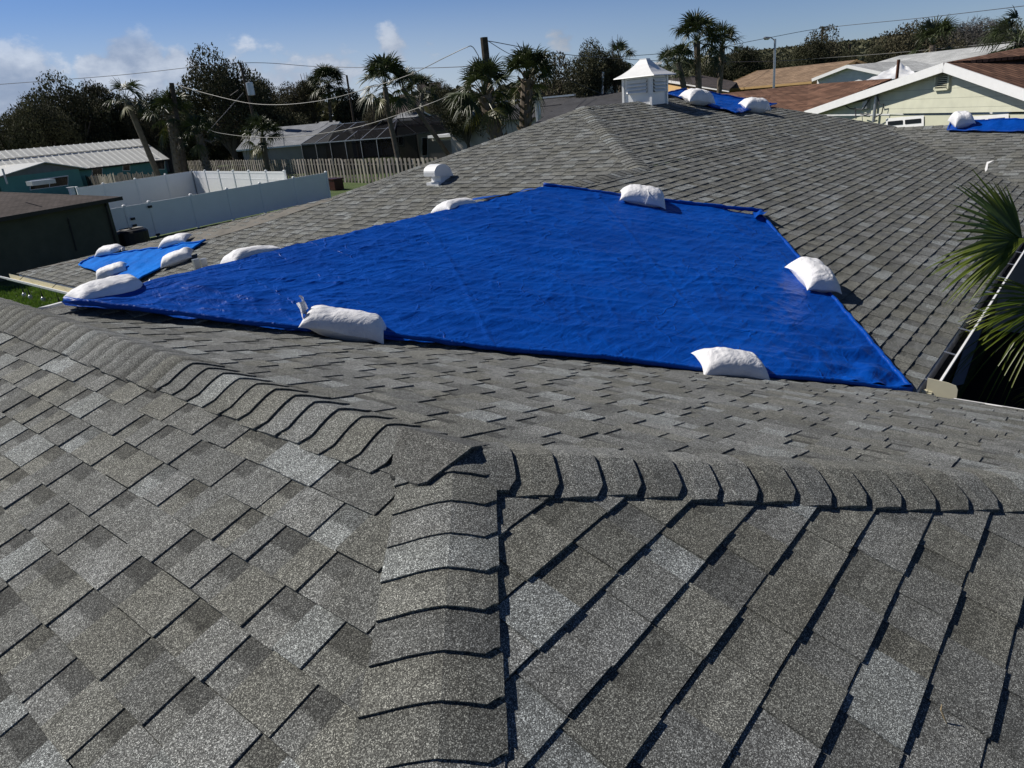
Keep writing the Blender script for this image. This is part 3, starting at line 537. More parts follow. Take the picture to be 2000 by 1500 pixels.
# lower hem is rolled round battens; the upper edge lies over the ridge
mt = grid_mb(Pg).build('blue_tarp', M_TARP, None, smooth=True)
tag(mt, 'big blue tarp stretched over the valley between the two roof wings', 'tarp', 'blue tarps on the roof')
def roll(pts, rad, seed, parent, name='rolled_hem'):
    p, r_ = tubepath(pts, rad, 60, .004, seed); return MB().tube(p, r_, 10).build(name, M_TARP, parent, smooth=True)
up_ = np.array([0, 0, 1.0])
hem = [tip + up_ * .05, *(tip + (brc - tip) * t + up_ * (.035 + .01 * math.sin(t * 23)) for t in np.linspace(.05, .97, 26)), brc + up_ * .035]
roll(hem, .020, 1, mt)
roll([trc + up_ * .05 + np.array([.05, 0, .02]), trc + (tmid - trc) * .5 + up_ * .045, tmid + up_ * .05], .024, 2, mt)
rb = [brc + up_ * .045, brc + (trc - brc) * .15 + up_ * .05, brc + (trc - brc) * .85 + up_ * .035, trc + up_ * .06 + np.array([-.05, .02, 0])]
roll(rb, .020, 3, mt)
# flap sticking up at the far corner and a loose fold on the ridge
fl = MB(); c = trc; q0, q1, q2, q3 = c + np.array([-.06, .10, .06]), c + np.array([.10, .02, .05]), c + np.array([-.22, -.16, .10]), c + np.array([-.36, -.06, .06])
G_ = np.zeros((9, 9, 3))
for i in range(9):
    for j in range(9):
        a_, b_ = i / 8, j / 8; G_[i, j] = (q0 * (1 - a_) + q1 * a_) * (1 - b_) + (q3 * (1 - a_) + q2 * a_) * b_ + up_ * (.035 * math.sin(a_ * 3.1) * math.sin(b_ * 3.1) + .012 * math.sin(9 * a_ + 5 * b_))
grid_mb(G_).build('corner_fold', M_TARP, mt, smooth=True)
rf = LE(930, 394); rf = np.array([rf[0], 5.34, zE(5.34) + GZ]); G_ = np.zeros((12, 8, 3))
for i in range(12):
    for j in range(8):
        a_, b_ = i / 11, j / 7; G_[i, j] = rf + np.array([1.1 * a_ - .15, .06 + .22 * b_, .06 + .035 * math.sin(a_ * 7) * b_ - .05 * b_ * b_ + .02 * (1 - a_)])
grid_mb(G_).build('ridge_flap', M_TARP, mt, smooth=True)

def small_tarp(px, nrm, p0, label, seed, lift=.042, wrk=.02, n=90, hemr=.018, hems=(0, 1, 2, 3), fold=None, mat=None):
    M_TARP = mat or globals()['M_TARP']
    c = [pp(x, y, nrm, p0) for x, y in px]; a_ = np.linspace(0, 1, n)[:, None, None]; b_ = np.linspace(0, 1, n)[None, :, None]
    G = (c[0] * (1 - a_) + c[1] * a_) * (1 - b_) + (c[3] * (1 - a_) + c[2] * a_) * b_
    x, y = G[..., 0], G[..., 1]; h = lift + np.maximum(-.012, wrk * noise2(x * 1.2 + y, y * 3 - x, seed) + wrk * .5 * noise2(x * 5, y * 4, seed + 1) + .3 * wrk * noise2(x * 9 + 4 * y, y * 9, seed + 2))
    if fold is not None: h = h + fold(a_[..., 0], b_[..., 0])
    G = G + h[..., None] * np.asarray(nrm)
    o = grid_mb(G).build('blue_tarp', M_TARP, None, smooth=True); tag(o, label, 'tarp', 'blue tarps on the roof')
    e_ = [G[:, 0], G[-1, :], G[::-1, -1], G[0, ::-1]]
    for k in hems: MB().tube([p + np.asarray(nrm) * hemr * .5 for p in e_[k][::4]] + [e_[k][-1] + np.asarray(nrm) * hemr * .5], hemr, 7).build('rolled_hem', M_TARP, o, smooth=True)
    return o
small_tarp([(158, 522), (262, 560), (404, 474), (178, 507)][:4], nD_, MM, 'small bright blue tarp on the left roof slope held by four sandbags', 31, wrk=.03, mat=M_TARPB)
oE = P3(EB, .957, zE(.957))
small_tarp([(1296, 186), (1437, 226), (1515, 208), (1345, 179)], nE_, oE, 'blue tarp over the far ridge beside the white cupola', 41, wrk=.03, lift=.05)
nH_ = unit((-K, 0, 1)); oH = P3(HX, 0, zH(HX))
small_tarp([(1850, 259), (2060, 262), (2060, 238), (1858, 240)], nH_, oH, 'blue tarp strip along the far right roof ridge below the green house', 51, wrk=.025, lift=.05)

# ------------------------------------------------------------------ sandbags
def sandbag(p1, p2, nrm, wdt, hgt, seed, label, end=None, sink=0.02, lift=0.03, puff=1.0, tiecord=False, sq=.42, roll_=0.0):
    p1, p2, nrm = np.asarray(p1), np.asarray(p2), unit(nrm); c = (p1 + p2) / 2; ax = p2 - p1; Ln = np.linalg.norm(ax) / 2; ax = ax / np.linalg.norm(ax); ax = unit(ax - nrm * (ax @ nrm)); ay = np.cross(nrm, ax)
    if roll_: ay, nrm = math.cos(roll_) * ay + math.sin(roll_) * nrm, math.cos(roll_) * nrm - math.sin(roll_) * ay
    ns, nt = 64, 44; s_ = np.sin(np.linspace(-math.pi / 2, math.pi / 2, ns))[:, None]; t_ = np.sin(np.linspace(-math.pi / 2, math.pi / 2, nt))[None, :]
    s_, t_ = s_ + 0 * t_, t_ + 0 * s_
    X_ = s_ * (1 - .06 * (1 - t_ ** 2)); Y_ = t_ * (1 - .13 * (1 - s_ ** 2) * (1 if sq > .4 else -.1)); p_ = 4 if sq > .4 else 7
    T_ = (np.clip(1 - np.abs(s_) ** p_, 0, 1) ** .55) * (np.clip(1 - np.abs(t_) ** 3.2, 0, 1) ** .55)
    neck = 1 - .68 * np.clip((s_ - .5) / .5, 0, 1) ** 1.4 if end in ('tied', 'both') else 1.0
    Y_ = Y_ * neck; px, py = X_ * Ln, Y_ * wdt / 2
    wrk = .050 * noise2(px * 5 + seed, py * 5, seed) + .030 * noise2(px * 11, py * 9, seed + 1) + .030 * (1 - 2 * np.abs(noise2(px * 5 + py * 3 + seed, py * 16 - px * 5, seed + 2))) * (.4 + np.abs(s_) ** 2) + .018 * (1 - 2 * np.abs(noise2(px * 18, py * 8 + px * 7, seed + 3)))
    slump = -.10 * np.clip(np.abs(s_) * np.abs(t_), 0, 1) ** 2 + .07 * s_ * math.sin(seed * 2.1)
    top = T_ * (.60 + slump + wrk) * puff; T_b = (np.clip(1 - np.abs(s_) ** 2.6, 0, 1) ** .9) * (np.clip(1 - np.abs(t_) ** 2.2, 0, 1) ** .9); bot = -T_b * .55
    edge_h = .36 + .06 * noise2(px * 6, py * 6, seed + 5) * (1 - T_) - .10 * np.clip(np.abs(s_) * np.abs(t_), 0, 1) ** 3
    P = np.concatenate([top + edge_h, (np.maximum(bot + edge_h, -.0))[:, ::-1]], 1); PX = np.concatenate([px, px[:, ::-1]], 1); PY = np.concatenate([py, py[:, ::-1]], 1)
    P = c + PX[..., None] * ax + PY[..., None] * ay + (P * hgt + lift - sink)[..., None] * nrm
    root = thing('sandbag', label, 'sandbag', c, 'white sandbags weighing down the tarps')
    grid_mb(P).build('sack', M_BAG, root, smooth=True)
    rr = np.random.RandomState(seed)
    if end in ('tied', 'both'):
        ec = c + ax * Ln * .93 + nrm * (.30 * hgt + lift - sink); T_ = np.zeros((26, 6, 3))
        for i in range(26):
            for j in range(6):
                th = 2 * math.pi * i / 25; rr_ = .018 + .035 * (j / 5) ** 1.4 * (1 + .5 * math.sin(5 * th + seed)); T_[i, j] = ec + ax * (.0 + .075 * j / 5 + .012 * math.sin(3 * th) * j / 5) + (ay * math.cos(th) + nrm * math.sin(th) * .7) * rr_
        grid_mb(T_).build('gathered_mouth', M_BAG, root, smooth=True)
        MB().tube([ec + ax * .004 + (ay * math.cos(t) + nrm * math.sin(t) * .75) * .021 for t in np.linspace(0, 6.3, 14)], .0035, 5).build('tie_cord', M_WHITE, root)
    if end == 'folded':
        T_ = np.zeros((20, 10, 3))
        for i in range(20):
            for j in range(10):
                a_ = i / 19; b_ = j / 9; T_[i, j] = c - ax * (Ln * .93 + .05 * b_ + .02 * math.sin(a_ * 9)) + ay * (a_ - .5) * wdt * (.75 - .45 * b_) + nrm * (.42 * hgt + .10 * b_ + .02 * math.sin(7 * a_ + 3 * b_) + lift + .02 * (a_ - .5) * b_)
        grid_mb(T_).build('gathered_mouth', M_BAG, root, smooth=True)
    if tiecord:
        MB().tube([c + ax * (Ln * .12 + .01 * math.sin(t * 3)) + ay * wdt * .49 * math.copysign(abs(math.cos(t)) ** .6, math.cos(t)) + nrm * (hgt * .34 + hgt * .51 * math.copysign(abs(math.sin(t)) ** .7, math.sin(t)) * puff + lift) for t in np.linspace(-.1, 3.3, 16)], .006, 5).build('tie_cord', M_WHITE, root)
    return root
oE_ = P3(EB, .957, zE(.957)); oD_ = MM; VP = lambda x, y, yy: pp(x, y, (0, 1, 0), P3(0, yy, 0))
def ext(a, b, L_): a, b = np.asarray(a), np.asarray(b); m = (a + b) / 2; d = unit(b - a); return m - d * L_ / 2, m + d * L_ / 2
sandbag(*ext(VP(158, 592, 5.36), VP(268, 578, 5.36), .50), (0, -.25, 1), .27, .17, 1, 'long tied white sandbag at the pointed left tip of the big tarp', 'tied', lift=.0)
sandbag(*ext(VP(450, 521, 5.52), VP(538, 499, 5.52), .52), (0, .2, 1), .30, .17, 2, 'white sandbag half hidden behind the left edge of the big tarp', None, lift=-.03)
sandbag(*ext(VP(860, 416, 5.52), VP(914, 403, 5.52), .46), (0, .2, 1), .32, .14, 3, 'white sandbag just peeping over the ridge behind the big tarp', None, lift=-.01)
sandbag(LE(1208, 392), LE(1296, 408), nE_, .40, .21, 4, 'white sandbag with a cord round its waist on the upper edge of the big tarp', None, tiecord=True, lift=.03, puff=1.05)
sandbag(LE(1560, 536), LE(1606, 583), nE_, .36, .22, 5, 'plump white sandbag on the right edge of the big tarp', None, lift=.03, sq=.6, puff=1.1)
sandbag(LE(1357, 726), LE(1484, 737), nE_, .33, .17, 6, 'white sandbag on the lower edge of the big tarp nearest the gutter', None, lift=.04)
sandbag(LE(588, 650), LE(752, 666), unit((.2, -.25, 1)), .28, .185, 7, 'long white sandbag with an open twisted mouth on the lower edge of the big tarp', 'folded', lift=.03, sq=.35)
LD = lambda x, y: pp(x, y, nD_, MM)
sandbag(*ext(LD(193, 501), LD(246, 491), .58), nD_, .34, .17, 8, 'white sandbag at the upper left edge of the small tarp', 'tied', lift=.03)
sandbag(*ext(LD(318, 484), LD(375, 470), .60), nD_, .34, .17, 9, 'white sandbag on the top edge of the small tarp near its right corner', None, lift=.03)
sandbag(*ext(LD(326, 522), LD(376, 504), .56), nD_, .36, .20, 10, 'pillow shaped white sandbag on the right edge of the small tarp', None, lift=.03, sq=.4)
sandbag(*ext(LD(201, 548), LD(246, 530), .54), nD_, .36, .20, 11, 'white sandbag on the lower left edge of the small tarp', None, lift=.03, sq=.4)
sandbag(LE(1333, 203), LE(1384, 208), nE_, .5, .30, 12, 'white sandbag on the tarp beside the cupola', None, lift=.05, puff=1.1)
sandbag(LE(1446, 215), LE(1498, 222), nE_, .45, .30, 13, 'crumpled white sandbag at the pointed end of the cupola tarp', 'tied', lift=.03)
sandbag(pp(1857, 253, nH_, oH), pp(1897, 245, nH_, oH), nH_, .5, .33, 14, 'white sandbag on the tarp strip in front of the green house', None, lift=.05)

# ------------------------------------------------------------------ roof vent and cupola
vb = LD(858, 355); vt = thing('roof_vent', 'white gooseneck roof vent on the sunlit grey slope', 'vent', vb)
mb = MB(); mb.obox(vb + [-.20, -.17, -.06], (.40, 0, .0), (0, .34, 0), (0, 0, .07)); mb.build('flange', M_WHITE, vt)
mb = MB(); mb.add([vb + np.array(p) for p in [(-.10, -.14, -.05), (.22, -.14, -.05), (.22, .14, -.05), (-.10, .14, -.05), (-.06, -.12, .2), (.2, -.12, .2), (.2, .12, .2), (-.06, .12, .2)]], [(0, 1, 5, 4), (1, 2, 6, 5), (2, 3, 7, 6), (3, 0, 4, 7), (4, 5, 6, 7)]); mb.build('neck', M_WHITE, vt)
prof = [(-.25, .13), (-.255, .20)] + [(-.03 - .225 * math.cos(t), .20 + .145 * math.sin(t)) for t in np.linspace(.15, 2.2, 12)] + [(.20, .24), (.27, .08)]
mb = MB(); n_ = len(prof)
for s_ in (-1, 1): mb.add([vb + np.array([p, s_ * .155, q]) for p, q in prof] + [vb + np.array([p, s_ * .15, q]) for p, q in prof], [tuple(range(n_)), tuple(range(2 * n_ - 1, n_ - 1, -1))])
mb.add([vb + np.array([p, -.155, q]) for p, q in prof] + [vb + np.array([p, .155, q]) for p, q in prof], [(i, i + 1, n_ + i + 1, n_ + i) for i in range(n_ - 1)]); mb.build('hood', M_WHITE, vt); vt.scale = (.86, .86, .86)

cc = P3(14.58, 8.28, -.45); hw = .33; cu = thing('cupola', 'white square cupola with louvres and a flared pyramid cap on the ridge', 'cupola', cc)
mb = MB(); mb.obox(cc + [-hw, -hw, 0], (2 * hw, 0, 0), (0, 2 * hw, 0), (0, 0, .85)); mb.build('body', M_WHITE, cu)
for ox, oy in ((-hw - .03, -hw - .03), (-hw - .03, hw - .02), (hw - .02, -hw - .03)): MB().obox(cc + [ox, oy, .0], (.05, 0, 0), (0, .05, 0), (0, 0, .86)).build('corner_trim', M_WHITE, cu)
for ax_ in (0, 1):
    lb = MB(); (lb.obox(cc + [-hw - .004, -.24, .52], (.006, 0, 0), (0, .48, 0), (0, 0, .28)) if ax_ == 0 else lb.obox(cc + [-.24, -hw - .004, .52], (.48, 0, 0), (0, .006, 0), (0, 0, .28))); lb.build('louvre_back', M_GRAYWALL, cu); lv = MB()
    for k in range(4):
        zz_ = .53 + k * .068
        if ax_ == 0: lv.add([cc + np.array(p) for p in [(-hw - .005, -.24, zz_ + .06), (-hw - .005, .24, zz_ + .06), (-hw - .055, .24, zz_), (-hw - .055, -.24, zz_), (-hw - .005, -.24, zz_ + .045), (-hw - .005, .24, zz_ + .045), (-hw - .05, .24, zz_ - .012), (-hw - .05, -.24, zz_ - .012)]], [(0, 3, 2, 1), (4, 5, 6, 7), (3, 7, 6, 2), (0, 4, 7, 3), (1, 2, 6, 5)])
        else: lv.add([cc + np.array(p) for p in [(-.24, -hw - .005, zz_ + .06), (.24, -hw - .005, zz_ + .06), (.24, -hw - .055, zz_), (-.24, -hw - .055, zz_), (-.24, -hw - .005, zz_ + .045), (.24, -hw - .005, zz_ + .045), (.24, -hw - .05, zz_ - .012), (-.24, -hw - .05, zz_ - .012)]], [(0, 1, 2, 3), (4, 7, 6, 5), (3, 2, 6, 7), (0, 3, 7, 4), (1, 5, 6, 2)])
    lv.build('louvre', M_WHITE, cu)
mb = MB(); lev = [(.49, .835), (.48, .85), (.36, .915), (.25, .995), (.16, 1.08), (.085, 1.17), (.08, 1.195), (.0, 1.2)]
V = []; 
for r_, h_ in lev: V += [cc + np.array([sx * r_, sy * r_, h_]) for sx, sy in ((-1, -1), (1, -1), (1, 1), (-1, 1))]
mb.add(V, [(i * 4 + k, i * 4 + (k + 1) % 4, (i + 1) * 4 + (k + 1) % 4, (i + 1) * 4 + k) for i in range(len(lev) - 1) for k in range(4)] + [(3, 2, 1, 0)]); mb.build('cap_roof', M_WHITE, cu)

# string lights hanging from the left gutter
for k, (x, y, yb) in enumerate([(38, 549, 562), (50, 553, 565), (75, 556, 568), (108, 566, 578)]):
    a = pp(x, y, (1, 0, 0), P3(4.40, 0, 0)); b = np.array([a[0], a[1], a[2] - .24]); t = thing('string_light', ['round string light bulb hanging from the white gutter, leftmost', 'round string light bulb hanging from the white gutter, second from left', 'round string light bulb hanging from the white gutter, third from left', 'round string light bulb hanging lowest over the grass'][k], 'string light', a, 'string lights on the gutter')
    MB().tube([a, (a + b) / 2, b], [.004, .004, .018], 6).build('socket', M_BLACK, t)
    mbb = MB(); mbb.tube([b + np.array([0, 0, -z_]) for z_ in (0, .02, .05, .08, .1)], [.014, .034, .042, .032, .006], 10); mbb.build('bulb', M_STEEL, t, smooth=True)

tw = pp(1843, 1412, (0, -NZ, 1), NODE) + np.array([0, 0, .014]); tg_ = tag(MB().tube([tw - _u * .012 + _r * .006, tw, tw + _u * .02 - _r * .008, tw + _u * .032 - _r * .006], [.0012, .0022, .002, .001], 6).build('twig', plain('dry_twig', (.32, .25, .15), .8), None), 'small dry twig lying on the near right shingles', 'twig')
# ------------------------------------------------------------------ palms
def fan(mb, hub, d, n, rad, nleaf, spread, droop, wd, segs=4, rs=random, tone=(1, 1, 1), fold=.0):
    d = unit(d); n = unit(n - d * (np.asarray(n) @ d)); s = np.cross(n, d)
    for k in range(nleaf):
        th = (k / (nleaf - 1) - .5) * spread + rs.uniform(-.03, .03); L_ = rad * (.72 + .28 * math.cos(th * .75)) * rs.uniform(.86, 1.06); dr = droop * rs.uniform(.6, 1.4)
        dirv = math.cos(th) * d + math.sin(th) * s; sd = np.cross(n, dirv); side_drop = -n * abs(math.sin(th)) * fold
        V = []; tn = rs.uniform(.75, 1.25); kink = rs.random() < .18
        for i in range(segs + 1):
            t = i / segs; w_ = wd * (0.25 + 1.5 * t) if t < .4 else wd * .85 * (1 - (t - .4) / .6) ** .7
            p = hub + dirv * L_ * (t - .12 * dr * t ** 3) + side_drop * L_ * t - np.array([0, 0, 1.0]) * L_ * dr * t ** 2.4 * (1.5 if kink and t > .6 else 1)
            V += [p - sd * w_ + n * w_ * .35, p, p + sd * w_ + n * w_ * .35]
        F_ = []
        for i in range(segs): b = i * 3; F_ += [(b, b + 1, b + 4, b + 3), (b + 1, b + 2, b + 5, b + 4)]
        mb.add(V, F_, np.array(tone) * tn)
def palm_crown(mb, c, rad, nf, seed, upright=.35, windv=(0, 0, 0), leafs=15, dead=.12, wd=.022):
    rs = random.Random(seed); wv = np.array(windv)
    for k in range(nf):
        el_ = rs.uniform(-.75, 1.45) if rs.random() > upright else rs.uniform(.5, 1.5); az_ = k * 2.39996 + rs.uniform(-.3, .3)
        d = np.array([math.cos(az_) * math.cos(el_), math.sin(az_) * math.cos(el_), math.sin(el_)]) + wv * .4; d = unit(d); pl = rad * rs.uniform(.42, .62); hub = c + d * pl + np.array([0, 0, -.10 * pl * (1 - d[2])])
        tone = (1, 1, 1) if not (el_ < -.35 and rs.random() < dead * 4) else (2.6, 1.9, 1.3)
        mb.tube([c, (c + hub) / 2 + np.array([0, 0, .03]), hub], [.028, .02, .014], 4, False, np.array(tone) * 1.3)
        nn = unit(np.array([0, 0, 1.0]) * (1 - abs(d[2]) * .8) + np.array([rs.uniform(-.5, .5), rs.uniform(-.5, .5), 0]) + (np.array([-math.cos(az_), -math.sin(az_), 0]) if d[2] > .2 else 0))
        fan(mb, hub, d + np.array([0, 0, -.15]), nn, rad * rs.uniform(.48, .6), leafs, rs.uniform(2.6, 3.9), rs.uniform(.15, .5), wd * 1.9 * rad / 1.6, 3, rs, tone, .25)
def ground_h(p):
    dx, dy = p[0], p[1]; dist = math.hypot(dx, dy); az_ = math.degrees(math.atan2(dx, dy)) - 41.38   # + is right of the view... converted below
    ss = lambda a, b, v: (lambda t: t * t * (3 - 2 * t))(min(1, max(0, (v - a) / (b - a))))
    fwd = _f[0] * dx + _f[1] * dy; rgt = _r[0] * dx + _r[1] * dy; a = math.degrees(math.atan2(rgt, fwd)) if dist > 1 else 0
    return 2.9 * ss(38, 75, dist) * ss(4, 16, a) * ss(120, 95, abs(a)) + 3.5 * ss(80, 190, dist) * ss(0, 14, a) * ss(130, 95, abs(a))
def palm(base_px, crown_px, dist, trunk_r, rad, nf, seed, label, boots=False, mid=None, upright=.35, wind=(0, 0, 0), leafs=15, group='cabbage palms in the neighbourhood', wd=.022, dist2=None):
    b = pd(*base_px, dist); c = pd(*crown_px, dist2 or dist); gb = ground_h(b); ext_ = (b - c) / max(.1, c[2] - b[2]); b2 = b + np.array([ext_[0], ext_[1], -1.0]) * max(0.1, b[2] - gb) if b[2] > gb else b
    b2 = np.array([b2[0], b2[1], gb - .05])
    root = thing('palm_tree', label, 'palm tree', b2, group); mids = [b2, b]
    if mid: mids.append(pd(*mid, dist))
    mids.append(c); tr = MB(); P = []
    for i in range(len(mids) - 1):
        for j in range(8): P.append(mids[i] + (mids[i + 1] - mids[i]) * j / 8)
    P.append(mids[-1]); rs = random.Random(seed); tr.tube(P, [trunk_r * (1.0 + .12 * math.sin(i * 2.1) * .4) for i in range(len(P))], 10)
    if boots:
        top = P[-1]; k = 0; Lt = np.linalg.norm(P[-1] - b); dn = unit(P[-1] - P[-2])
        for h_ in np.arange(-.2, Lt + 1.5, .085):
            for q in range(2):
                th = k * 2.39996; k += 1; o_ = np.array([math.cos(th), math.sin(th), 0]); cpt = top - dn * h_; tn = rs.uniform(.5, 1.35)
                tr.bar(cpt + o_ * trunk_r * .8, cpt + o_ * (trunk_r + .16) + np.array([0, 0, .22]), .09, .03, tone=(tn, tn * .95, tn * .88))
    tr.build('trunk', M_BARK, root)
    cr = MB(); palm_crown(cr, c, rad, nf, seed, upright, wind, leafs, wd=wd); cr.build('crown', M_FROND, root)
    return root
WINDR = _r * .6
palm((778, 312), (752, 170), 63, .22, 2.9, 34, 1, 'tall leaning palm rising behind the wooden fence in front of the pool screen', mid=(757, 215), upright=.5, leafs=17, wind=WINDR * .5)
palm((972, 272), (946, 186), 30, .27, 1.6, 40, 2, 'stout criss-cross barked palm with drooping fans, left of the pair behind the roof', True, upright=.25, leafs=18)
palm((1026, 250), (1030, 155), 31, .25, 1.5, 34, 3, 'stout palm with upright fans, right of the pair behind our roof', True, upright=.65, leafs=18, wind=WINDR * .5)
palm((1365, 178), (1361, 82), 58, .23, 2.4, 34, 4, 'tallest palm right of the cupola with a bare straight trunk', upright=.4)
palm((1405, 178), (1411, 92), 60, .2, 1.9, 28, 5, 'second palm right of the cupola, trunk leaning right', upright=.4)
palm((1337, 176), (1325, 122), 57, .2, 1.6, 26, 6, 'shorter palm right of the cupola with low drooping fans', upright=.2)
palm((308, 340), (246, 193), 72, .24, 2.2, 14, 7, 'leaning palm with a ragged wind-stripped crown by the turquoise house', upright=.2, wind=WINDR)
palm((350, 335), (333, 225), 70, .42, 2.6, 30, 8, 'thick palm beside the dark pole at the fence corner', True, mid=(338, 250), upright=.5)
palm((405, 330), (388, 262), 68, .30, 2.0, 24, 9, 'short palm in front of the grey gabled house', True, upright=.55)
palm((520, 320), (513, 268), 80, .30, 2.6, 36, 10, 'bushy round palm in front of the grey roof', upright=.3)
palm((648, 260), (641, 165), 112, .25, 3.2, 80, 11, 'dense dome-headed palm in the tree line left of the thin pole', upright=.3)
palm((826, 240), (822, 182), 100, .25, 3.0, 34, 12, 'bright green palm cluster right of the leaning palm', upright=.5)
palm((1212, 160), (1211, 115), 85, .25, 2.2, 26, 13, 'palm head poking out beside the oak left of the cupola', upright=.4)
palm((1820, 100), (1822, 88), 75, .25, 2.6, 26, 14, 'low palm below the umbrella shaped oak', upright=.3)
palm((1992, 100), (1990, 82), 62, .25, 2.6, 28, 15, 'palm at the right edge above the red roof', upright=.3)
palm((1300, 160), (1303, 128), 75, .2, 1.9, 24, 16, 'palm tucked behind the cupola roof', upright=.3)
palm((795, 185), (786, 172), 66, .2, 2.2, 12, 17, 'brown wind-burned palm fan right of the leaning palm trunk', upright=.2, wind=WINDR)

# near palm in the courtyard, fans reaching over the gutter
def near_palm():
    top = pd(2075, 575, 8.6); b = np.array([top[0] + .2, top[1] - .1, 0]); root = thing('palm_tree', 'young green fan palm in the dark courtyard reaching over the gutter at right', 'palm tree', b)
    MB().tube([b, (b + top) / 2 + np.array([.04, 0, 0]), top], [.16, .14, .12], 12).build('trunk', M_BARK, root)
    rs = random.Random(5); toc = unit(CAM - top); A_ = lambda px, py, d: pd(px, py, d)
    specs = [((1996, 468), (1905, 392), 8.1, .90, 26, 2.5, .08, .034, 0), ((2004, 466), (1900, 500), 8.0, .82, 13, .85, .2, .026, 0), ((2060, 590), (1960, 565), 8.0, .85, 18, 1.2, .25, .014, 1), ((2060, 600), (1965, 625), 7.9, 1.0, 20, 1.3, .40, .010, 2), ((2050, 780), (1995, 755), 7.7, .48, 12, 1.8, .5, .010, 3), ((2070, 500), (2120, 400), 8.6, 1.0, 26, 2.8, .2, .030, 0), ((2130, 560), (2230, 520), 8.6, 1.1, 26, 2.8, .3, .028, 0)]
    for (hx, hy), (tx, ty), dd, rad, nl, sp_, dr, wd, tn in specs:
        hub = A_(hx, hy, dd); tipp = A_(tx, ty, dd - .25); d = tipp - hub; mb = MB(); tone = [(1, 1, 1), (1.0, 1.05, .8), (1.25, 1.15, .7), (2.0, 1.3, .7)][tn]
        mb.tube([top, (top + hub) / 2 + np.array([0, 0, .12]), hub], [.022, .018, .012], 6, False, (1.5, 1.6, 1.0))
        n_ = unit(toc * .75 + np.array([0, 0, .9])); fan(mb, hub, d, n_, rad, nl, sp_, dr, wd, 7, rs, tone, .12); mb.build('frond', M_FRONDN, root)
    return root
near_palm()

# ------------------------------------------------------------------ broadleaf trees
def crown_mesh(seed, lumps, cards, size, flat=.75, twig=False, spread=1.0, open_=.0):
    """unit crown (radius about 1, base at z=0): leaf cards spread through overlapping lumps, limbs inside"""
    rs = np.random.RandomState(seed); mb = MB(); C_ = []
    for k in range(lumps):
        th = k * 2.4 + rs.uniform(-.4, .4); rr_ = spread * .72 * math.sqrt((k + .4) / lumps); hz = (.95 - .55 * (rr_ / .8) ** 2) * flat * rs.uniform(.8, 1.12); C_.append((rr_ * math.cos(th), rr_ * math.sin(th), hz, rs.uniform(.26, .40)))
    for k in range(int(lumps * .7)):
        th = rs.uniform(0, 6.3); C_.append((.6 * math.cos(th), .6 * math.sin(th), rs.uniform(.12, .45) * flat, rs.uniform(.25, .36)))
    V, F_, T = [], [], []
    for (cx, cy, cz, r) in C_:
        n = int(cards * (r / .33) ** 2); q = rs.normal(size=(n, 3)); q /= np.linalg.norm(q, axis=1)[:, None]; rad_ = r * (rs.uniform(.25, 1.0, n) ** .45) * (1 + .16 * noise2(q[:, 0] * 3 + cx * 9, q[:, 1] * 3 + q[:, 2] * 2, seed)); tl = rs.uniform(.75, 1.2)
        keep = noise2(q[:, 0] * 4 + cx * 5, q[:, 2] * 4 + q[:, 1] * 3, seed + 3) > (-.45 + open_)
        for p, d in zip((np.array([cx, cy, cz]) + q * rad_[:, None] * np.array([1, 1, .8]))[keep], q[keep]):
            a = unit(rs.normal(size=3) + d * .5); b_ = unit(np.cross(a, rs.normal(size=3))); s1 = size * rs.uniform(.5, 1.3); s2 = s1 * (.10 if twig else rs.uniform(.35, .8)); i = len(V)
            V += [p - a * s1 * .5, p + b_ * s2 * .5 + a * s1 * rs.uniform(-.2, .2), p + a * s1 * .6, p - b_ * s2 * .5 + a * s1 * rs.uniform(-.2, .2)]; F_.append((i, i + 1, i + 2, i + 3)); t_ = tl * rs.uniform(.75, 1.25); T += [(t_, t_, t_)] * 4
    mb.add(V, F_, T); return mb, C_
def tree_proto(seed, mat, **k):
    root = bpy.data.objects.new('tree', None)
    mb, C_ = crown_mesh(seed, **k); tr = MB(); rs = random.Random(seed)
    tr.tube([(0, 0, -1.2), (.02, 0, -.3), (0, .02, .1)], [.075, .06, .05], 8)
    for (cx, cy, cz, r) in C_: tr.tube([(0, .0, rs.uniform(-.25, .1)), (cx * .45, cy * .45, cz * .45 + rs.uniform(-.1, .1)), (cx * .85, cy * .85, cz + r * .1)], [.035, .02, .008], 5, False)
    return mb, tr, mat
PROTO = {}
for key, mat, kw in [('dense', M_OAK, dict(lumps=13, cards=1000, size=.05, flat=.8)), ('dense2', M_OAK, dict(lumps=16, cards=850, size=.05, flat=.95, spread=.9)), ('oak', M_OAKB, dict(lumps=15, cards=850, size=.042, flat=.7, open_=.1)), ('bare', M_TWIG, dict(lumps=14, cards=800, size=.10, flat=.75, twig=True)), ('sparse', M_OAKB, dict(lumps=9, cards=420, size=.06, flat=.8, open_=.25)), ('fine', M_OAK, dict(lumps=18, cards=1000, size=.042, flat=.85, open_=.05))]:
    mb, tr, m_ = tree_proto(len(PROTO) + 3, mat, **kw); c_ = mb.build('crown', m_); t_ = tr.build('trunk', M_BARKO); PROTO[key] = (c_.data, t_.data); bpy.data.objects.remove(c_); bpy.data.objects.remove(t_)
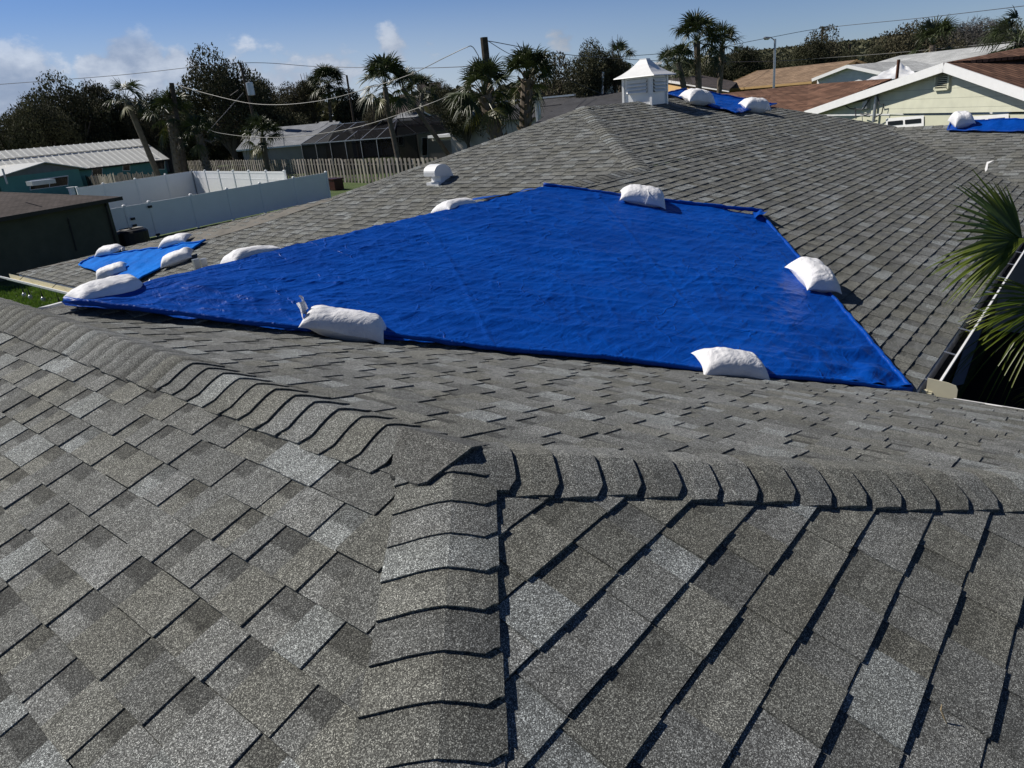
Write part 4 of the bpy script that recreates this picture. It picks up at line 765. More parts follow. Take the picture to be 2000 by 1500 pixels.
def tree(kind, px, top, width, dist, label, base=None, grp='trees along the skyline', hfac=None):
    """px centre, top and width as seen; the crown keeps its real size at that distance"""
    ctr = pd(px, top, dist); rad = width / 2 * dist / F_PX * 1.12; topz = ctr[2]; g = ground_h(ctr); ch = hfac * rad if hfac else min(rad * 1.35, (topz - g) * .8)
    o = thing('tree', label, 'tree', (ctr[0], ctr[1], g), grp); cz = topz - ch
    for nm, dat in zip(('crown', 'trunk'), PROTO[kind]):
        c = bpy.data.objects.new(nm, dat); COL.objects.link(c); c.parent = o; c.location = (0, 0, cz - g); c.scale = (rad, rad, ch / .95) if nm == 'crown' else (rad, rad, max(ch / .95, (cz - g) / 1.15)); c.rotation_euler = (0, 0, random.uniform(0, 6.28))
    return o
for a in [('dense', 12, 238, 120, 120, 'low dark tree at the left edge of the photo'), ('fine', 108, 176, 150, 125, 'big dark round tree, first tall one from the left'), ('dense2', 180, 182, 100, 130, 'dark tree second in the skyline from the left'), ('oak', 228, 180, 90, 135, 'grey-brown tree third in the skyline behind the orange roof'), ('oak', 298, 170, 120, 128, 'pale twiggy tree behind the leaning palm'), ('fine', 60, 205, 110, 118, 'dark bushy tree between the left edge and the big round tree'), ('fine', 418, 123, 158, 105, 'largest oak with a rounded crown in front of the transformer pole'), ('dense', 365, 205, 80, 112, 'dark low tree left of the largest oak'), ('dense2', 500, 168, 80, 118, 'dark tree touching the right side of the transformer pole'), ('oak', 562, 156, 90, 115, 'tree with a bare twiggy top right of the transformer pole'), ('dense', 535, 205, 100, 108, 'dark tree filling the gap above the grey roof'), ('dense2', 600, 165, 60, 116, 'dark tree just left of the dome-headed palm'), ('dense', 690, 182, 80, 112, 'dark tree behind the thin pole'), ('oak', 735, 200, 90, 108, 'brownish tree behind the tall leaning palm'), ('fine', 862, 168, 70, 105, 'olive tree left of the stout palm pair'), ('dense', 800, 205, 70, 118, 'dark tree behind the brown hipped roof'), ('sparse', 1075, 110, 110, 70, 'half bare tree right of the stout palm pair'), ('fine', 1155, 97, 108, 62, 'dense oak with two pale trunks left of the cupola'), ('dense', 1200, 112, 60, 64, 'narrow dark tree between the oak and the cupola'), ('dense2', 1450, 104, 80, 110, 'dark tree behind the pair of palms'), ('fine', 1400, 112, 90, 112, 'dark tree between the trunks of the palms'), ('dense', 1500, 112, 80, 125, 'dark tree behind the street lamp'), ('sparse', 1612, 57, 78, 100, 'sparse open crowned tree beside the wooden power pole'), ('dense2', 1588, 90, 70, 95, 'dense green tree below the sparse one'), ('fine', 1650, 108, 60, 95, 'small bush-like tree right of the power pole'), ('oak', 1790, 34, 138, 95, 'umbrella shaped oak with olive-brown leaves'), ('bare', 1915, 31, 125, 105, 'leafless grey tree right of the umbrella oak'), ('fine', 1985, 56, 110, 85, 'green tree in the right corner of the skyline'), ('dense', 1720, 96, 60, 90, 'low dark bush under the umbrella oak at left'), ('oak', 1870, 78, 90, 92, 'low olive shrub below the leafless tree'), ('bare', 1950, 66, 90, 98, 'grey scrub below the leafless tree'), ('dense', 378, 268, 75, 113, 'dark hedge clump behind the wooden fence left of the short palm'), ('dense2', 455, 272, 85, 113, 'broad dark shrub below the edge of the grey roof'), ('dense', 440, 283, 60, 122, 'leafy shrub in front of the white gable'), ('dense2', 395, 296, 45, 118, 'dark shrub behind the wooden fence'), ('sparse', 727, 208, 40, 80, 'small monkey puzzle like tree before the brown roof'), ('fine', 905, 190, 90, 60, 'rusty hedge tree behind the silver ridge')]:
    kind, px, top, width, dist, lab = a; tree(kind, px, top, width, dist, lab)

# ------------------------------------------------------------------ neighbouring buildings
def hdir(a, b): v = np.array(b, float) - np.array(a, float); v[2] = 0; return unit(v)
def away(a, b):
    d = hdir(a, b); n = np.array([-d[1], d[0], 0]); return n if n @ (np.asarray(a) - CAM) > 0 else -n
def rpoly(P): return [pd(x, y, d) for x, y, d in P]
def on_wall(mb, px, n, p0, off=.02):       # a patch seen on a wall
    x0, y0, x1, y1 = px[:4]; q = [pp(x, y, n, p0) for x, y in ((x0, y1), (x1, y1 + (px[4] if len(px) > 4 else 0)), (x1, y0 + (px[4] if len(px) > 4 else 0)), (x0, y0))]; mb.quad(*[a - n * off for a in q]); return q
def window(px, n, p0, parent, frame=M_WHITE, fw=.07, mull=1):
    mb = MB(); q = on_wall(mb, px, n, p0, .03); o = mb.build('window', frame, parent); a, b, c, d = q; ex, ez = b - a, d - a; lx, lz = np.linalg.norm(ex), np.linalg.norm(ez); ex, ez = ex / lx, ez / lz; g = MB()
    cw = (lx - fw * (mull + 1)) / mull
    for k in range(mull): s0 = a + ex * (fw + k * (cw + fw)) + ez * fw - n * .045; g.quad(s0, s0 + ex * cw, s0 + ex * cw + ez * (lz - 2 * fw), s0 + ez * (lz - 2 * fw))
    g.build('pane', M_GLASS, o); return o
def slope(mb, P, th=.08):
    P = [np.asarray(p, float) for p in P]; n = unit(np.cross(P[1] - P[0], P[2] - P[0])); n = n if n[2] > 0 else -n
    if np.cross(P[1] - P[0], P[2] - P[0])[2] < 0: P = P[::-1]
    mb.poly(P); m = len(P); lo = [p - np.array([0, 0, th]) for p in P]; mb.poly(lo[::-1])
    for i in range(m): mb.quad(P[i], lo[i], lo[(i + 1) % m], P[(i + 1) % m])
def bhouse(label, A, B, ridge_px, L_, roofm, wallm, hipL=0.0, hipR=0.0, name='house', ovh=.45, wins=(), fascia=M_WHITE, mull=1, cat='house'):
    """eave A-B faces us, roof goes back L_ metres; hipL/R pull the ridge ends in"""
    A, B = pd(*A), pd(*B); B = np.array([B[0], B[1], A[2]]); d, n = hdir(A, B), away(A, B); W_ = np.linalg.norm(B - A); r0 = pp(*ridge_px, n, A + n * L_ / 2); zr = r0[2]; g = min(ground_h(A), A[2] - 2.2)
    root = thing(name, label, cat, (*((A + B) / 2 + n * L_ / 2)[:2], g), 'houses in the neighbourhood')
    C_, D_ = B + n * L_, A + n * L_; R0, R1 = A + n * L_ / 2 + d * hipL, B + n * L_ / 2 - d * hipR; R0, R1 = np.array([R0[0], R0[1], zr]), np.array([R1[0], R1[1], zr])
    mb = MB(); slope(mb, [A, B, R1, R0]); slope(mb, [C_, D_, R0, R1])
    if hipL: slope(mb, [D_, A, R0])
    if hipR: slope(mb, [B, C_, R1])
    mb.build('roof', roofm, root)
    i_ = ovh; wz = A[2] - .06; W4 = [A + d * i_ + n * i_, B - d * i_ + n * i_, C_ - d * i_ - n * i_, D_ + d * i_ - n * i_]; mb = MB()
    for k in range(4): a, b = W4[k], W4[(k + 1) % 4]; mb.quad(np.array([a[0], a[1], g - 1]), np.array([b[0], b[1], g - 1]), np.array([b[0], b[1], wz]), np.array([a[0], a[1], wz]))
    for hp_, a, b, r in ((hipL, W4[3], W4[0], R0 + d * i_), (hipR, W4[1], W4[2], R1 - d * i_)):
        if not hp_: mb.poly([np.array([a[0], a[1], wz]), np.array([b[0], b[1], wz]), r - np.array([0, 0, .12])])
    mb.build('wall', wallm, root)
    if fascia:
        mb = MB(); mb.obox(A - n * .03 - [0, 0, .16], B - A, n * .028, (0, 0, .17))
        for hp_, e0, r, e1, s_ in ((hipL, A, R0, D_, -1), (hipR, B, R1, C_, 1)):
            if not hp_: mb.bar(e0 + d * .03 * s_ - [0, 0, .06], r + d * .03 * s_ - [0, 0, .06], .03, .17); mb.bar(r + d * .03 * s_ - [0, 0, .06], e1 + d * .03 * s_ - [0, 0, .06], .03, .17)
        mb.build('fascia', fascia, root)
    for wp in wins: window(wp, n, W4[0], root, mull=mull)
    return root, n, W4[0]
# brown hip-roofed neighbour on the left
A_, B_ = pz(-110, 444, 2.5), pz(238, 384, 2.5); dA, dB = math.hypot(A_[0], A_[1]), math.hypot(B_[0], B_[1])
bn, nn_, w0 = bhouse('dark brown hip roofed house with a dim olive wall at the left edge', (-110, 444, dA), (238, 384, dB), (20, 345), 11, M_RF_BROWN, M_BROWNWALL, 0.1, 5.5, fascia=M_DARKM)
MB().tube([pp(205, 393, nn_, w0 - nn_ * .3), pp(207, 402, nn_, w0 - nn_ * .12), pp(228, 478, nn_, w0 - nn_ * .06)], .05, 8).build('downspout', M_DARKM, bn)
MB().tube([pp(133, 426, nn_, w0 - nn_ * .05), pp(150, 490, nn_, w0 - nn_ * .05)], .03, 6).build('conduit', M_DARKM, bn)
def roofpipe(px, d, h, r, mat, parent, hood=False):
    p = pd(*px, d); mb = MB(); mb.tube([p - [0, 0, .1], p + [0, 0, h]], r, 8)
    if hood: mb.tube([p + [0, 0, h], p + [0, 0, h + .02]], r * 1.5, 8)
    mb.build('roof_pipe', mat, parent)
roofpipe((13, 355), 39, .55, .04, M_STEEL, bn); roofpipe((141, 376), 38.5, .22, .13, M_WHITE, bn, True)
MB().cbox(pd(80, 356, 41), (1.0, 0, 0), (0, .8, 0), (0, 0, .2)).build('skylight', M_STEEL, bn)
ac = pd(262, 470, 40.5); ac[2] = 0; a_ = thing('air_conditioner', 'black round topped air conditioning unit beside the white gate', 'air conditioner', ac)
mb = MB(); mb.tube([ac + [0, 0, z_] for z_ in (.0, .75, .84, .88)], [.72, .74, .66, .5], 20); mb.build('cabinet', M_BLACK, a_)
mb = MB()
for k in range(5): mb.tube([ac + np.array([(.12 + .11 * k) * math.cos(t), (.12 + .11 * k) * math.sin(t), .9]) for t in np.linspace(0, 6.28, 20)], .012, 4)
mb.build('fan_guard', M_DARKM, a_)

# white vinyl fence: front run with gate, back run, lit return
vf = thing('vinyl_fence', 'white vinyl privacy fence with a gate, wrapped round the next yard', 'fence', (*pz(400, 420, .0)[:2], 0)); HF = 1.83
front = [(200, 412), (242, 403), (303, 394.5), (374, 381), (447, 369), (515, 358), (577, 347), (636, 336.5)]
fp = [pz(x, y, HF) for x, y in front]; fd = hdir(fp[1], fp[-1]); base = fp[1]; fp = [base + fd * ((p - base) @ fd) for p in fp]
HB = 2.25; bk = [pz(x, y, HB) for x, y in ((150, 366.5), (201, 359), (261, 350), (318, 341.5), (375, 333.5))]; bd = hdir(bk[0], bk[-1]); bk = [bk[-1] + bd * ((p - bk[-1]) @ bd) for p in bk]
tg = np.array(fp[-1]) ; cor_ = bk[-1]; rd = hdir(cor_, pz(600, 334.5, HB)); Lr = np.linalg.norm(pz(600, 334.5, HB) - cor_); brn = [cor_ + rd * Lr * .84 * k / 6 for k in range(7)]
def vpanel(a, b, name='panel'):
    HF = a[2]; d = hdir(a, b); n = np.array([-d[1], d[0], 0]); W_ = np.linalg.norm(b - a); mb = MB(); a0 = np.array([a[0], a[1], .05])
    mb.obox(a0 - n * .015, d * W_, n * .03, (0, 0, HF - .12))
    for h_ in (.05, HF - .16): mb.obox(a0 + [0, 0, h_ - .05] - n * .03, d * W_, n * .06, (0, 0, .14))
    mb.obox(a0 + [0, 0, HF * .72] - n * .024, d * W_, n * .048, (0, 0, .06)); mb.build(name, M_VINYL, vf)
def vpost(p, nm='post'):
    HF = p[2]
    mb = MB(); s_ = .064; mb.obox((p[0] - s_, p[1] - s_, 0), (2 * s_, 0, 0), (0, 2 * s_, 0), (0, 0, HF + .02)); q = HF + .02
    mb.obox((p[0] - .08, p[1] - .08, q), (.16, 0, 0), (0, .16, 0), (0, 0, .03)); mb.add([(p[0] - .075, p[1] - .075, q + .03), (p[0] + .075, p[1] - .075, q + .03), (p[0] + .075, p[1] + .075, q + .03), (p[0] - .075, p[1] + .075, q + .03), (p[0], p[1], q + .08)], [(0, 1, 4), (1, 2, 4), (2, 3, 4), (3, 0, 4)]); mb.build(nm, M_VINYL, vf)
for run in (fp, bk, brn):
    for i in range(len(run) - 1): vpanel(run[i], run[i + 1], 'gate' if run is fp and i == 1 else 'panel')
    for p in run: vpost(p)
gn = np.array([fd[1], -fd[0], 0]); hm = MB()
for p, h_ in ((fp[1] + fd * .25, 1.15), (fp[1] + fd * .25, .8), (fp[2] - fd * .06, 1.6), (fp[2] - fd * .02, .1)): hm.cbox(np.array([p[0], p[1], h_]) + gn * .09, fd * .22, gn * .06, (0, 0, .12))
hm.build('gate_hardware', M_BLACK, vf)

# wooden fence beyond, boards on alternate sides with dark gaps
wa, wb = pz(366, 314.5, 1.95), pz(860, 309.5, 1.95); wf = thing('wooden_fence', 'weathered grey wooden board fence running behind the white fence', 'fence', ((wa + wb) / 2 * [1, 1, 0])); d = hdir(wa, wb); n = np.array([-d[1], d[0], 0]); Lw = np.linalg.norm((wb - wa)[:2]); mb = MB(); x_ = 0; k = 0
while x_ < Lw:
    p = wa + d * x_; wd_ = .27 + rng.uniform(-.02, .02); t_ = rng.uniform(.6, 1.45); h_ = 2.0 + rng.uniform(-.06, .05); side_ = .05 if k % 2 else -.05
    mb.obox(np.array([p[0], p[1], -.1]) + n * side_, d * wd_, n * .02, (rng.uniform(-.03, .03), rng.uniform(-.03, .03), h_ + .1), (t_, t_ * rng.uniform(.94, 1), t_ * rng.uniform(.86, .98))); x_ += .305; k += 1
mb.build('boards', M_WOOD, wf); mb = MB()
for h_ in (.4, 1.5): mb.obox(np.array([wa[0], wa[1], h_]) - n * .03, d * Lw, n * .05, (0, 0, .09), (.4, .4, .4))
mb.build('rail', M_WOOD, wf)
# dark old picket fence by the turquoise house
wa, wb = pz(160, 343, 1.7), pz(300, 335, 2.2); of = thing('picket_fence', 'broken dark picket fence in front of the turquoise house', 'fence', ((wa + wb) / 2 * [1, 1, 0])); d = hdir(wa, wb); n = away(wa, wb); Lw = np.linalg.norm((wb - wa)[:2]); mb = MB(); x_ = 0
while x_ < Lw:
    p = wa + (wb - wa) * x_ / Lw; lt = .25 < x_ / Lw < .5; t_ = rng.uniform(.9, 1.6) if lt else rng.uniform(.15, .4); mb.obox((p[0], p[1], 0), d * .3, n * .03, (rng.uniform(-.05, .05), 0, p[2] + rng.uniform(-.25, .1)), (t_, t_, t_ * .9)); x_ += .42
mb.build('boards', M_WOOD, of)
rc = pd(654, 368, 60); rb_ = thing('storage_bin', 'dark red storage box at the end of the white fence', 'storage box', (rc[0], rc[1], 0)); MB().cbox((rc[0], rc[1], .45), d * 1.5, n * .8, (0, 0, .8)).build('box', M_REDBOX, rb_); MB().cbox((rc[0], rc[1], .86), d * 1.6, n * .9, (0, 0, .1)).build('lid', M_REDBOX, rb_)

# turquoise house with the white ribbed metal roof
D0 = 104
th_, n, w0 = bhouse('turquoise house with a white ribbed metal roof', (-90, 358, D0 - 10), (328, 299, D0), (299, 269), 11, M_RF_METAL, M_TURQ, wins=[(179, 327, 200, 345), (239, 319, 254, 334), (302, 309, 322, 331)], fascia=M_DARKM)
A, B = pd(-90, 358, D0 - 10), pd(328, 299, D0); B = np.array([B[0], B[1], A[2]]); d = hdir(A, B); r0 = pp(299, 269, n, A + n * 5.5); mb = MB(); W_ = np.linalg.norm(B - A)
for k in range(int(W_ / .75)): s0 = A + d * (.3 + k * .75); mb.bar(s0 + [0, 0, .03], s0 + n * 5.5 + [0, 0, r0[2] - A[2] + .03], .10, .07)
mb.build('roof_rib', M_RF_SEAM, th_); mb = MB(); mb.bar(A + n * 3.6 + [0, 0, (r0[2] - A[2]) * .655 + .07], B + n * 3.6 + [0, 0, (r0[2] - A[2]) * .655 + .07], .12, .05); mb.build('snow_bar', M_DARKM, th_)
ap, lp_, rp_ = (88, 316), (-20, 350), (168, 325); dg = D0 - 12; a0, l0, r0_ = pd(*ap, dg), pd(*lp_, dg - 3), pd(*rp_, dg + 2.5); nn2 = away(l0, r0_); r0_ = np.array([r0_[0], r0_[1], l0[2]]); a0 = pp(*ap, nn2, (l0 + r0_) / 2)
mb = MB(); slope(mb, [l0, a0, a0 + nn2 * 9, l0 + nn2 * 9]); slope(mb, [a0, r0_, r0_ + nn2 * 9, a0 + nn2 * 9]); mb.build('porch_roof', M_RF_METAL, th_)
mb = MB(); i3 = nn2 * .5; mb.poly([l0 + i3, r0_ + i3, a0 + i3 - [0, 0, .1]]); mb.build('porch_gable', M_GRAYWALL, th_); mb = MB(); dd_ = hdir(l0, r0_); mb.quad(*[np.array([p[0], p[1], z_]) for p, z_ in ((l0 + i3 + dd_, 0), (r0_ + i3 - dd_ * .6, 0), (r0_ + i3 - dd_ * .6, l0[2]), (l0 + i3 + dd_, l0[2]))]); mb.build('porch_wall', M_TURQ, th_); window((58, 352, 133, 372, -10), nn2, l0 + i3, th_, mull=2)
# far roofs among the trees on the left
bhouse('distant house with an orange-brown gable roof among the trees', (205, 262, 150), (262, 262, 150), (245, 236), 10, M_RF_TAN, M_TAN, fascia=None); bhouse('distant pinkish house glimpsed between trees at left', (118, 285, 150), (145, 282, 150), (133, 262), 6, M_RF_TAN, M_TAN, fascia=None); bhouse('long low dark roof behind the ribbed metal roof', (110, 290, 130), (330, 268, 130), (250, 267), 9, M_RF_DK, M_GRAYWALL, fascia=None)
# grey shingle house with white gable
gh, n, w0 = bhouse('grey shingled house with a white raked gable behind the wooden fence', (462, 293, 90), (640, 284, 86), (420, 259), 11, M_RF_GREY, M_GREIGE)
bhouse('grey shingled house whose roof meets the pool screen', (585, 285, 118), (800, 270, 110), (690, 232), 12, M_RF_GREY, M_GREIGE, hipL=.1, hipR=5)
gl = pd(407, 262, 92); mb = MB(); g0, g1, g2 = pd(362, 289, 121), pd(462, 294, 120), pd(405, 259, 121); nn2 = away(g0, g1); slope(mb, [g0, g2, g2 + nn2 * 8, g0 + nn2 * 8]); mb.build('side_roof', M_RF_GREY, gh); mb = MB(); mb.bar(g0, g2, .05, .3); mb.bar(g2, g1, .05, .3); mb.build('rake_board', M_WHITE, gh); MB().poly([g0 + nn2 * .5, g1 + nn2 * .5, g2 + nn2 * .5]).build('gable', M_GREIGE, gh)
# pool screen enclosure
pe = thing('pool_enclosure', 'dark screened pool cage with thin aluminium bars', 'screen enclosure', (*pd(700, 290, 80)[:2], 0)); E0, E1 = pd(588, 281.5, 80), pd(768, 276, 72); z1 = E0[2]; E1[2] = z1; E2 = pd(814, 269, 78); E2[2] = z1; n = away(E0, E1); d = hdir(E0, E1); rl, rr_ = pd(648, 241, 87), pd(776, 235, 80); rl[2] = rr_[2] = (rl[2] + rr_[2]) / 2; r3 = pd(850, 225, 92); r3[2] = rl[2]; e3 = pd(895, 251, 88); e3[2] = z1
gp = lambda p: np.array([p[0], p[1], 0.])
mb = MB(); mb.quad(gp(E0), gp(E1), E1, E0); mb.quad(gp(E1), gp(E2), E2, E1); mb.quad(E0, E1, rr_, rl); mb.poly([E1, E2, rr_]); mb.quad(rr_, E2, e3, r3); mb.quad(rl, rr_, r3, r3 + (rl - rr_)); mb.build('screen', M_SCREEN, pe)
mb = MB(); AL = M_STEEL
for k in range(7):
    a = E0 + (E1 - E0) * k / 6; mb.bar(gp(a), a, .07); b = rl + (rr_ - rl) * min(1, k / 5); mb.bar(a, b, .07)
mb.bar(E0, E1, .09); mb.bar(rl, rr_, .08); mb.bar(E0 + (rl - E0) * .5, E1 + (rr_ - E1) * .5, .07); mb.build('frame', AL, pe); mb = MB(); mb.bar(E1, rr_, .09); mb.bar(rr_, E2, .10); mb.bar(E1, E2, .12); mb.bar(gp(E2), E2, .18); mb.bar(rr_, r3, .1); mb.bar(E2, e3, .1); mb.bar(r3, e3, .12)
for k in (1, 2): mb.bar(E2 + (e3 - E2) * k / 3, rr_ + (r3 - rr_) * k / 3, .1)
mb.build('dark_frame', M_DARKM, pe)
# house with the sliding doors and white flat patio roof
q = [pd(770, 252, 88), pd(870, 250, 86)]; pw, n, w0 = bhouse('greige house wall with dark windows behind the pool cage', (765, 247, 92), (960, 245, 84), (880, 235), 9, M_RF_DK, M_GREIGE, wins=[(778, 264, 788, 284), (824, 268, 836, 305)], fascia=M_DARKM)
pr = thing('patio_roof', 'flat white patio roof over sliding glass doors', 'patio roof', (*pd(900, 280, 66)[:2], 0)); a, b = pd(835, 265, 68), pd(985, 262, 62); b[2] = a[2]; n = away(a, b); d = hdir(a, b); MB().obox(a - [0, 0, .22], b - a, n * 5, (0, 0, .22)).build('roof_panel', M_WHITE, pr); MB().obox(a - [0, 0, .5] + n * .5, (b - a), n * .2, (0, 0, .28)).build('beam', M_GREIGE, pr)
mb = MB(); wl_ = a + n * 3; mb.quad(gp(wl_), gp(wl_ + (b - a)), wl_ + (b - a), wl_); mb.build('wall', M_GREIGE, pr)
for k in range(6): s0 = a + n * 2.9 + d * (1.2 + 1.5 * k); o = MB(); o.obox(gp(s0) + [0, 0, .3], d * 1.35, n * .06, (0, 0, 2.0)); o = o.build('sliding_door', M_WHITE, pr); MB().obox(gp(s0) + [0, 0, .4] + d * .1 - n * .012, d * 1.15, n * .01, (0, 0, 1.8)).build('pane', M_GLASS, o)
# charcoal-roofed house behind the stout palms
ch, n, w0 = bhouse('long charcoal roofed house with a silver ridge behind the stout palms', (862, 243, 62), (1190, 222, 52), (1000, 200), 13, M_RF_DK, M_GREIGE, hipL=4, hipR=.1, fascia=None)
ra, rb2 = pd(905, 206, 64), pd(1123, 190, 58); rb2[2] = ra[2]; MB().bar(ra, rb2, .25, .12).build('ridge_flashing', M_STEEL, ch)
mb = MB(); mb.quad(*[pd(x, y, dd) for x, y, dd in ((1036, 246, 40), (1180, 225, 37), (1230, 192, 46), (1113, 193, 50))]); mb.build('side_slope', M_RF_DK, ch)
p = pd(1052, 228, 45); st = MB(); st.tube([p + [0, 0, -.5], p + [0, 0, .85]], .17, 10); st.tube([p + [0, 0, .85], p + [0, 0, .9]], .2, 10); st.build('chimney_pipe', M_STEEL, ch); roofpipe((885, 236), 66, .35, .16, M_WHITE, ch, True)
bhouse('far house with a broad brown hipped roof behind the pool cage', (695, 232, 118), (812, 228, 112), (760, 196), 12, M_RF_BROWN, M_GREIGE, hipL=4, hipR=4, fascia=None)
bhouse('small white-trimmed gable roof above the pool cage', (764, 236, 100), (806, 232, 98), (790, 220), 5, M_RF_GREY, M_GREIGE)
bhouse('far pale house with a small white window behind the leaning palm', (780, 200, 140), (815, 198, 140), (800, 183), 9, M_RF_BROWN, M_GREIGE, wins=[(795, 200, 805, 208)])
bhouse('far dark gabled roof rising over the palm cluster', (815, 176, 150), (862, 172, 150), (846, 161), 8, M_RF_BROWN, M_GRAYWALL, fascia=None)
wb_, n, w0 = bhouse('bright white building between the oak trunks left of the cupola', (1095, 160, 75), (1215, 152, 75), (1150, 150), 8, M_RF_LT, M_WHITE)
bhouse('small flat pale roof just right of the cupola cap', (1255, 129, 100), (1292, 126, 100), (1275, 122), 6, M_RF_LT, M_GRAYWALL)
# tan house
tn_, n, w0 = bhouse('tan house with a sunlit brown roof beyond the palms', (1395, 176, 72), (1586, 153, 66), (1470, 139), 12, M_RF_TAN, M_TAN, wins=[(1430, 181, 1442, 195), (1470, 171, 1482, 186), (1503, 176, 1560, 184, -6)], mull=1, fascia=M_TAN)
l0, r0_ = pd(1284, 158, 70), pd(1425, 176, 64); r0_[2] = l0[2] = (l0[2] + r0_[2]) / 2 - .3; nn2 = away(l0, r0_); a0 = pp(1290, 153, nn2, l0); mb = MB(); top_ = pd(1372, 147, 76); slope(mb, [pd(1292, 155, 70), pd(1425, 174, 62), pd(1440, 160, 74), top_]); mb.build('wing_roof', M_RF_BROWN, tn_); mb = MB(); mb.poly([pd(1290, 200, 68), pd(1425, 200, 63), pd(1425, 178, 63), pd(1293, 157, 70.5)]); mb.build('wing_gable', M_TAN, tn_); mb = MB(); mb.bar(pd(1292, 157, 70), pd(1424, 177, 62.2), .06, .2); mb.build('rake_board', M_WHITE, tn_)
# pale green house
gr = thing('house', 'pale green sided house with white rakes and a louvred gable vent at right', 'house', (*pd(1850, 200, 28)[:2], .9), 'houses in the neighbourhood'); Lg, Rg = pd(1572, 217, 29.6), pd(2095, 184, 21.5); Rg[2] = Lg[2]; n = away(Lg, Rg); d = hdir(Lg, Rg); ag = pp(1845, 122, n, Lg); i4 = n * .28; zb_ = .9
mb = MB(); kz = Lg[2] - .12; brk = pp(1800, 221, n, Lg + i4)[2]
mb.poly([np.array([*(Lg + i4)[:2], brk]), np.array([*(Rg + i4)[:2], brk]), Rg + i4 - [0, 0, .1], ag + i4 - [0, 0, .1], Lg + i4 - [0, 0, .1]]); mb.build('gable_siding', M_GREEN, gr)
mb = MB(); e5 = n * .34; mb.quad(np.array([*(Lg + e5)[:2], zb_]), np.array([*(Rg + e5)[:2], zb_]), np.array([*(Rg + e5)[:2], brk - .05]), np.array([*(Lg + e5)[:2], brk - .05])); mb.build('wall', M_GREENB, gr)
mb = MB(); mb.bar(Lg - [0, 0, .12], ag - [0, 0, .12], .05, .24); mb.bar(ag - [0, 0, .12], Rg - [0, 0, .12], .05, .24); mb.build('rake_board', M_WHITE, gr)
mb = MB(); slope(mb, [Lg, ag, ag + n * 6, pd(1735, 155, 30) * 0 + Lg + n * 6]); slope(mb, [ag, Rg, pd(2110, 74, 33), pd(1975, 97, 33)]); mb.build('roof', M_RF_RED, gr)
mb = MB(); slope(mb, [pd(1330, 214, 34), pd(1577, 219, 30), pd(1742, 153, 30.5), pd(1578, 165, 37), pd(1330, 191, 40)]); mb.build('wing_roof', M_RF_RED, gr); roofpipe((1752, 148), 29, .5, .05, plain('rusty_pipe', (.10, .04, .02), .8), gr)
vq = [pp(x, y, n, Lg + i4) for x, y in ((1829, 175), (1855, 173), (1858, 140), (1832, 141))]; mb = MB(); mb.bar(vq[0] - n * .04, vq[1] - n * .04, .08, .06); mb.bar(vq[2] - n * .04, vq[3] - n * .04, .08, .06); mb.bar(vq[1] - n * .04, vq[2] - n * .04, .08, .06, up=d); mb.bar(vq[3] - n * .04, vq[0] - n * .04, .08, .06, up=d); vo_ = mb.build('gable_vent', M_GREENB, gr); mb = MB(); mb.quad(*[p - n * .012 for p in vq]); mb.build('vent_back', M_BLACK, vo_); mb = MB()
for k in range(9): t_ = (k + .5) / 9; a, b = vq[0] + (vq[3] - vq[0]) * t_, vq[1] + (vq[2] - vq[1]) * t_; mb.bar(a - n * .05, b - n * .05, .06, .018)
mb.build('vent_slat', M_GREENB, vo_)
window((1732, 231, 1806, 252, -6), n, Lg + e5, gr, mull=2, fw=.1); window((1890, 228, 1972, 250, -6), n, Lg + e5, gr, mull=2, fw=.1)
mb = MB(); mb.tube([pp(1713, 172, n, Lg + n * .2), pp(1706, 238, n, Lg + n * .2)], .05, 8); mb.build('service_mast', M_STEEL, gr); mb = MB(); mb.cbox(pp(1692, 203, n, Lg + n * .22), d * .22, n * .12, (0, 0, .28)); mb.build('meter_box', M_STEEL, gr)
for pts in ([(1640, 197), (1665, 200), (1690, 196), (1705, 176)], [(1640, 198), (1660, 212), (1685, 214), (1705, 184)], [(1711, 180), (1718, 205), (1726, 203), (1722, 222), (1708, 230)], [(1670, 210), (1672, 232)], [(1680, 222), (1690, 225), (1700, 222)]): MB().tube([pp(x, y, n, Lg + n * .15) for x, y in pts], .018, 5).build('service_cable', M_WIRE, gr)
# grey-roofed white house behind it
wh, n, w0 = bhouse('white gabled house with a long light grey roof at right', (1606, 153, 66), (1960, 118, 58), (1780, 106), 14, M_RF_LT, M_WSIDE, hipL=1.5)
l0, r0_, a0 = pd(1586, 154, 58), pd(1735, 144, 54), pd(1655, 127, 56); mb = MB(); nn2 = away(l0, r0_); slope(mb, [l0, a0, a0 + nn2 * 6, l0 + nn2 * 6]); slope(mb, [a0, r0_, r0_ + nn2 * 6, a0 + nn2 * 6]); mb.build('gable_roof', M_RF_LT, wh); mb = MB(); i5 = nn2 * .5; mb.poly([np.array([*(l0 + i5)[:2], 2]), np.array([*(r0_ + i5)[:2], 2]), r0_ + i5, a0 + i5 - [0, 0, .1], l0 + i5]); mb.build('gable_wall', M_WSIDE, wh); mb = MB(); mb.bar(l0 - [0, 0, .08], a0 - [0, 0, .08], .05, .2); mb.bar(a0 - [0, 0, .08], r0_ - [0, 0, .08], .05, .2); mb.build('rake_board', M_WHITE, wh)
wt = np.zeros((24, 24, 3)); c4 = rpoly([(1688, 159, 46), (1800, 152, 44), (1770, 128, 52), (1742, 132, 52)])
for i in range(24):
    for j in range(24): a_, b_ = i / 23, j / 23; wt[i, j] = (c4[0] * (1 - a_) + c4[1] * a_) * (1 - b_) + (c4[3] * (1 - a_) + c4[2] * a_) * b_ + np.array([0, 0, .12 * noise2(a_ * 4, b_ * 5, 3) + .25 * math.exp(-((a_ - .55) ** 2) / .03) * b_])
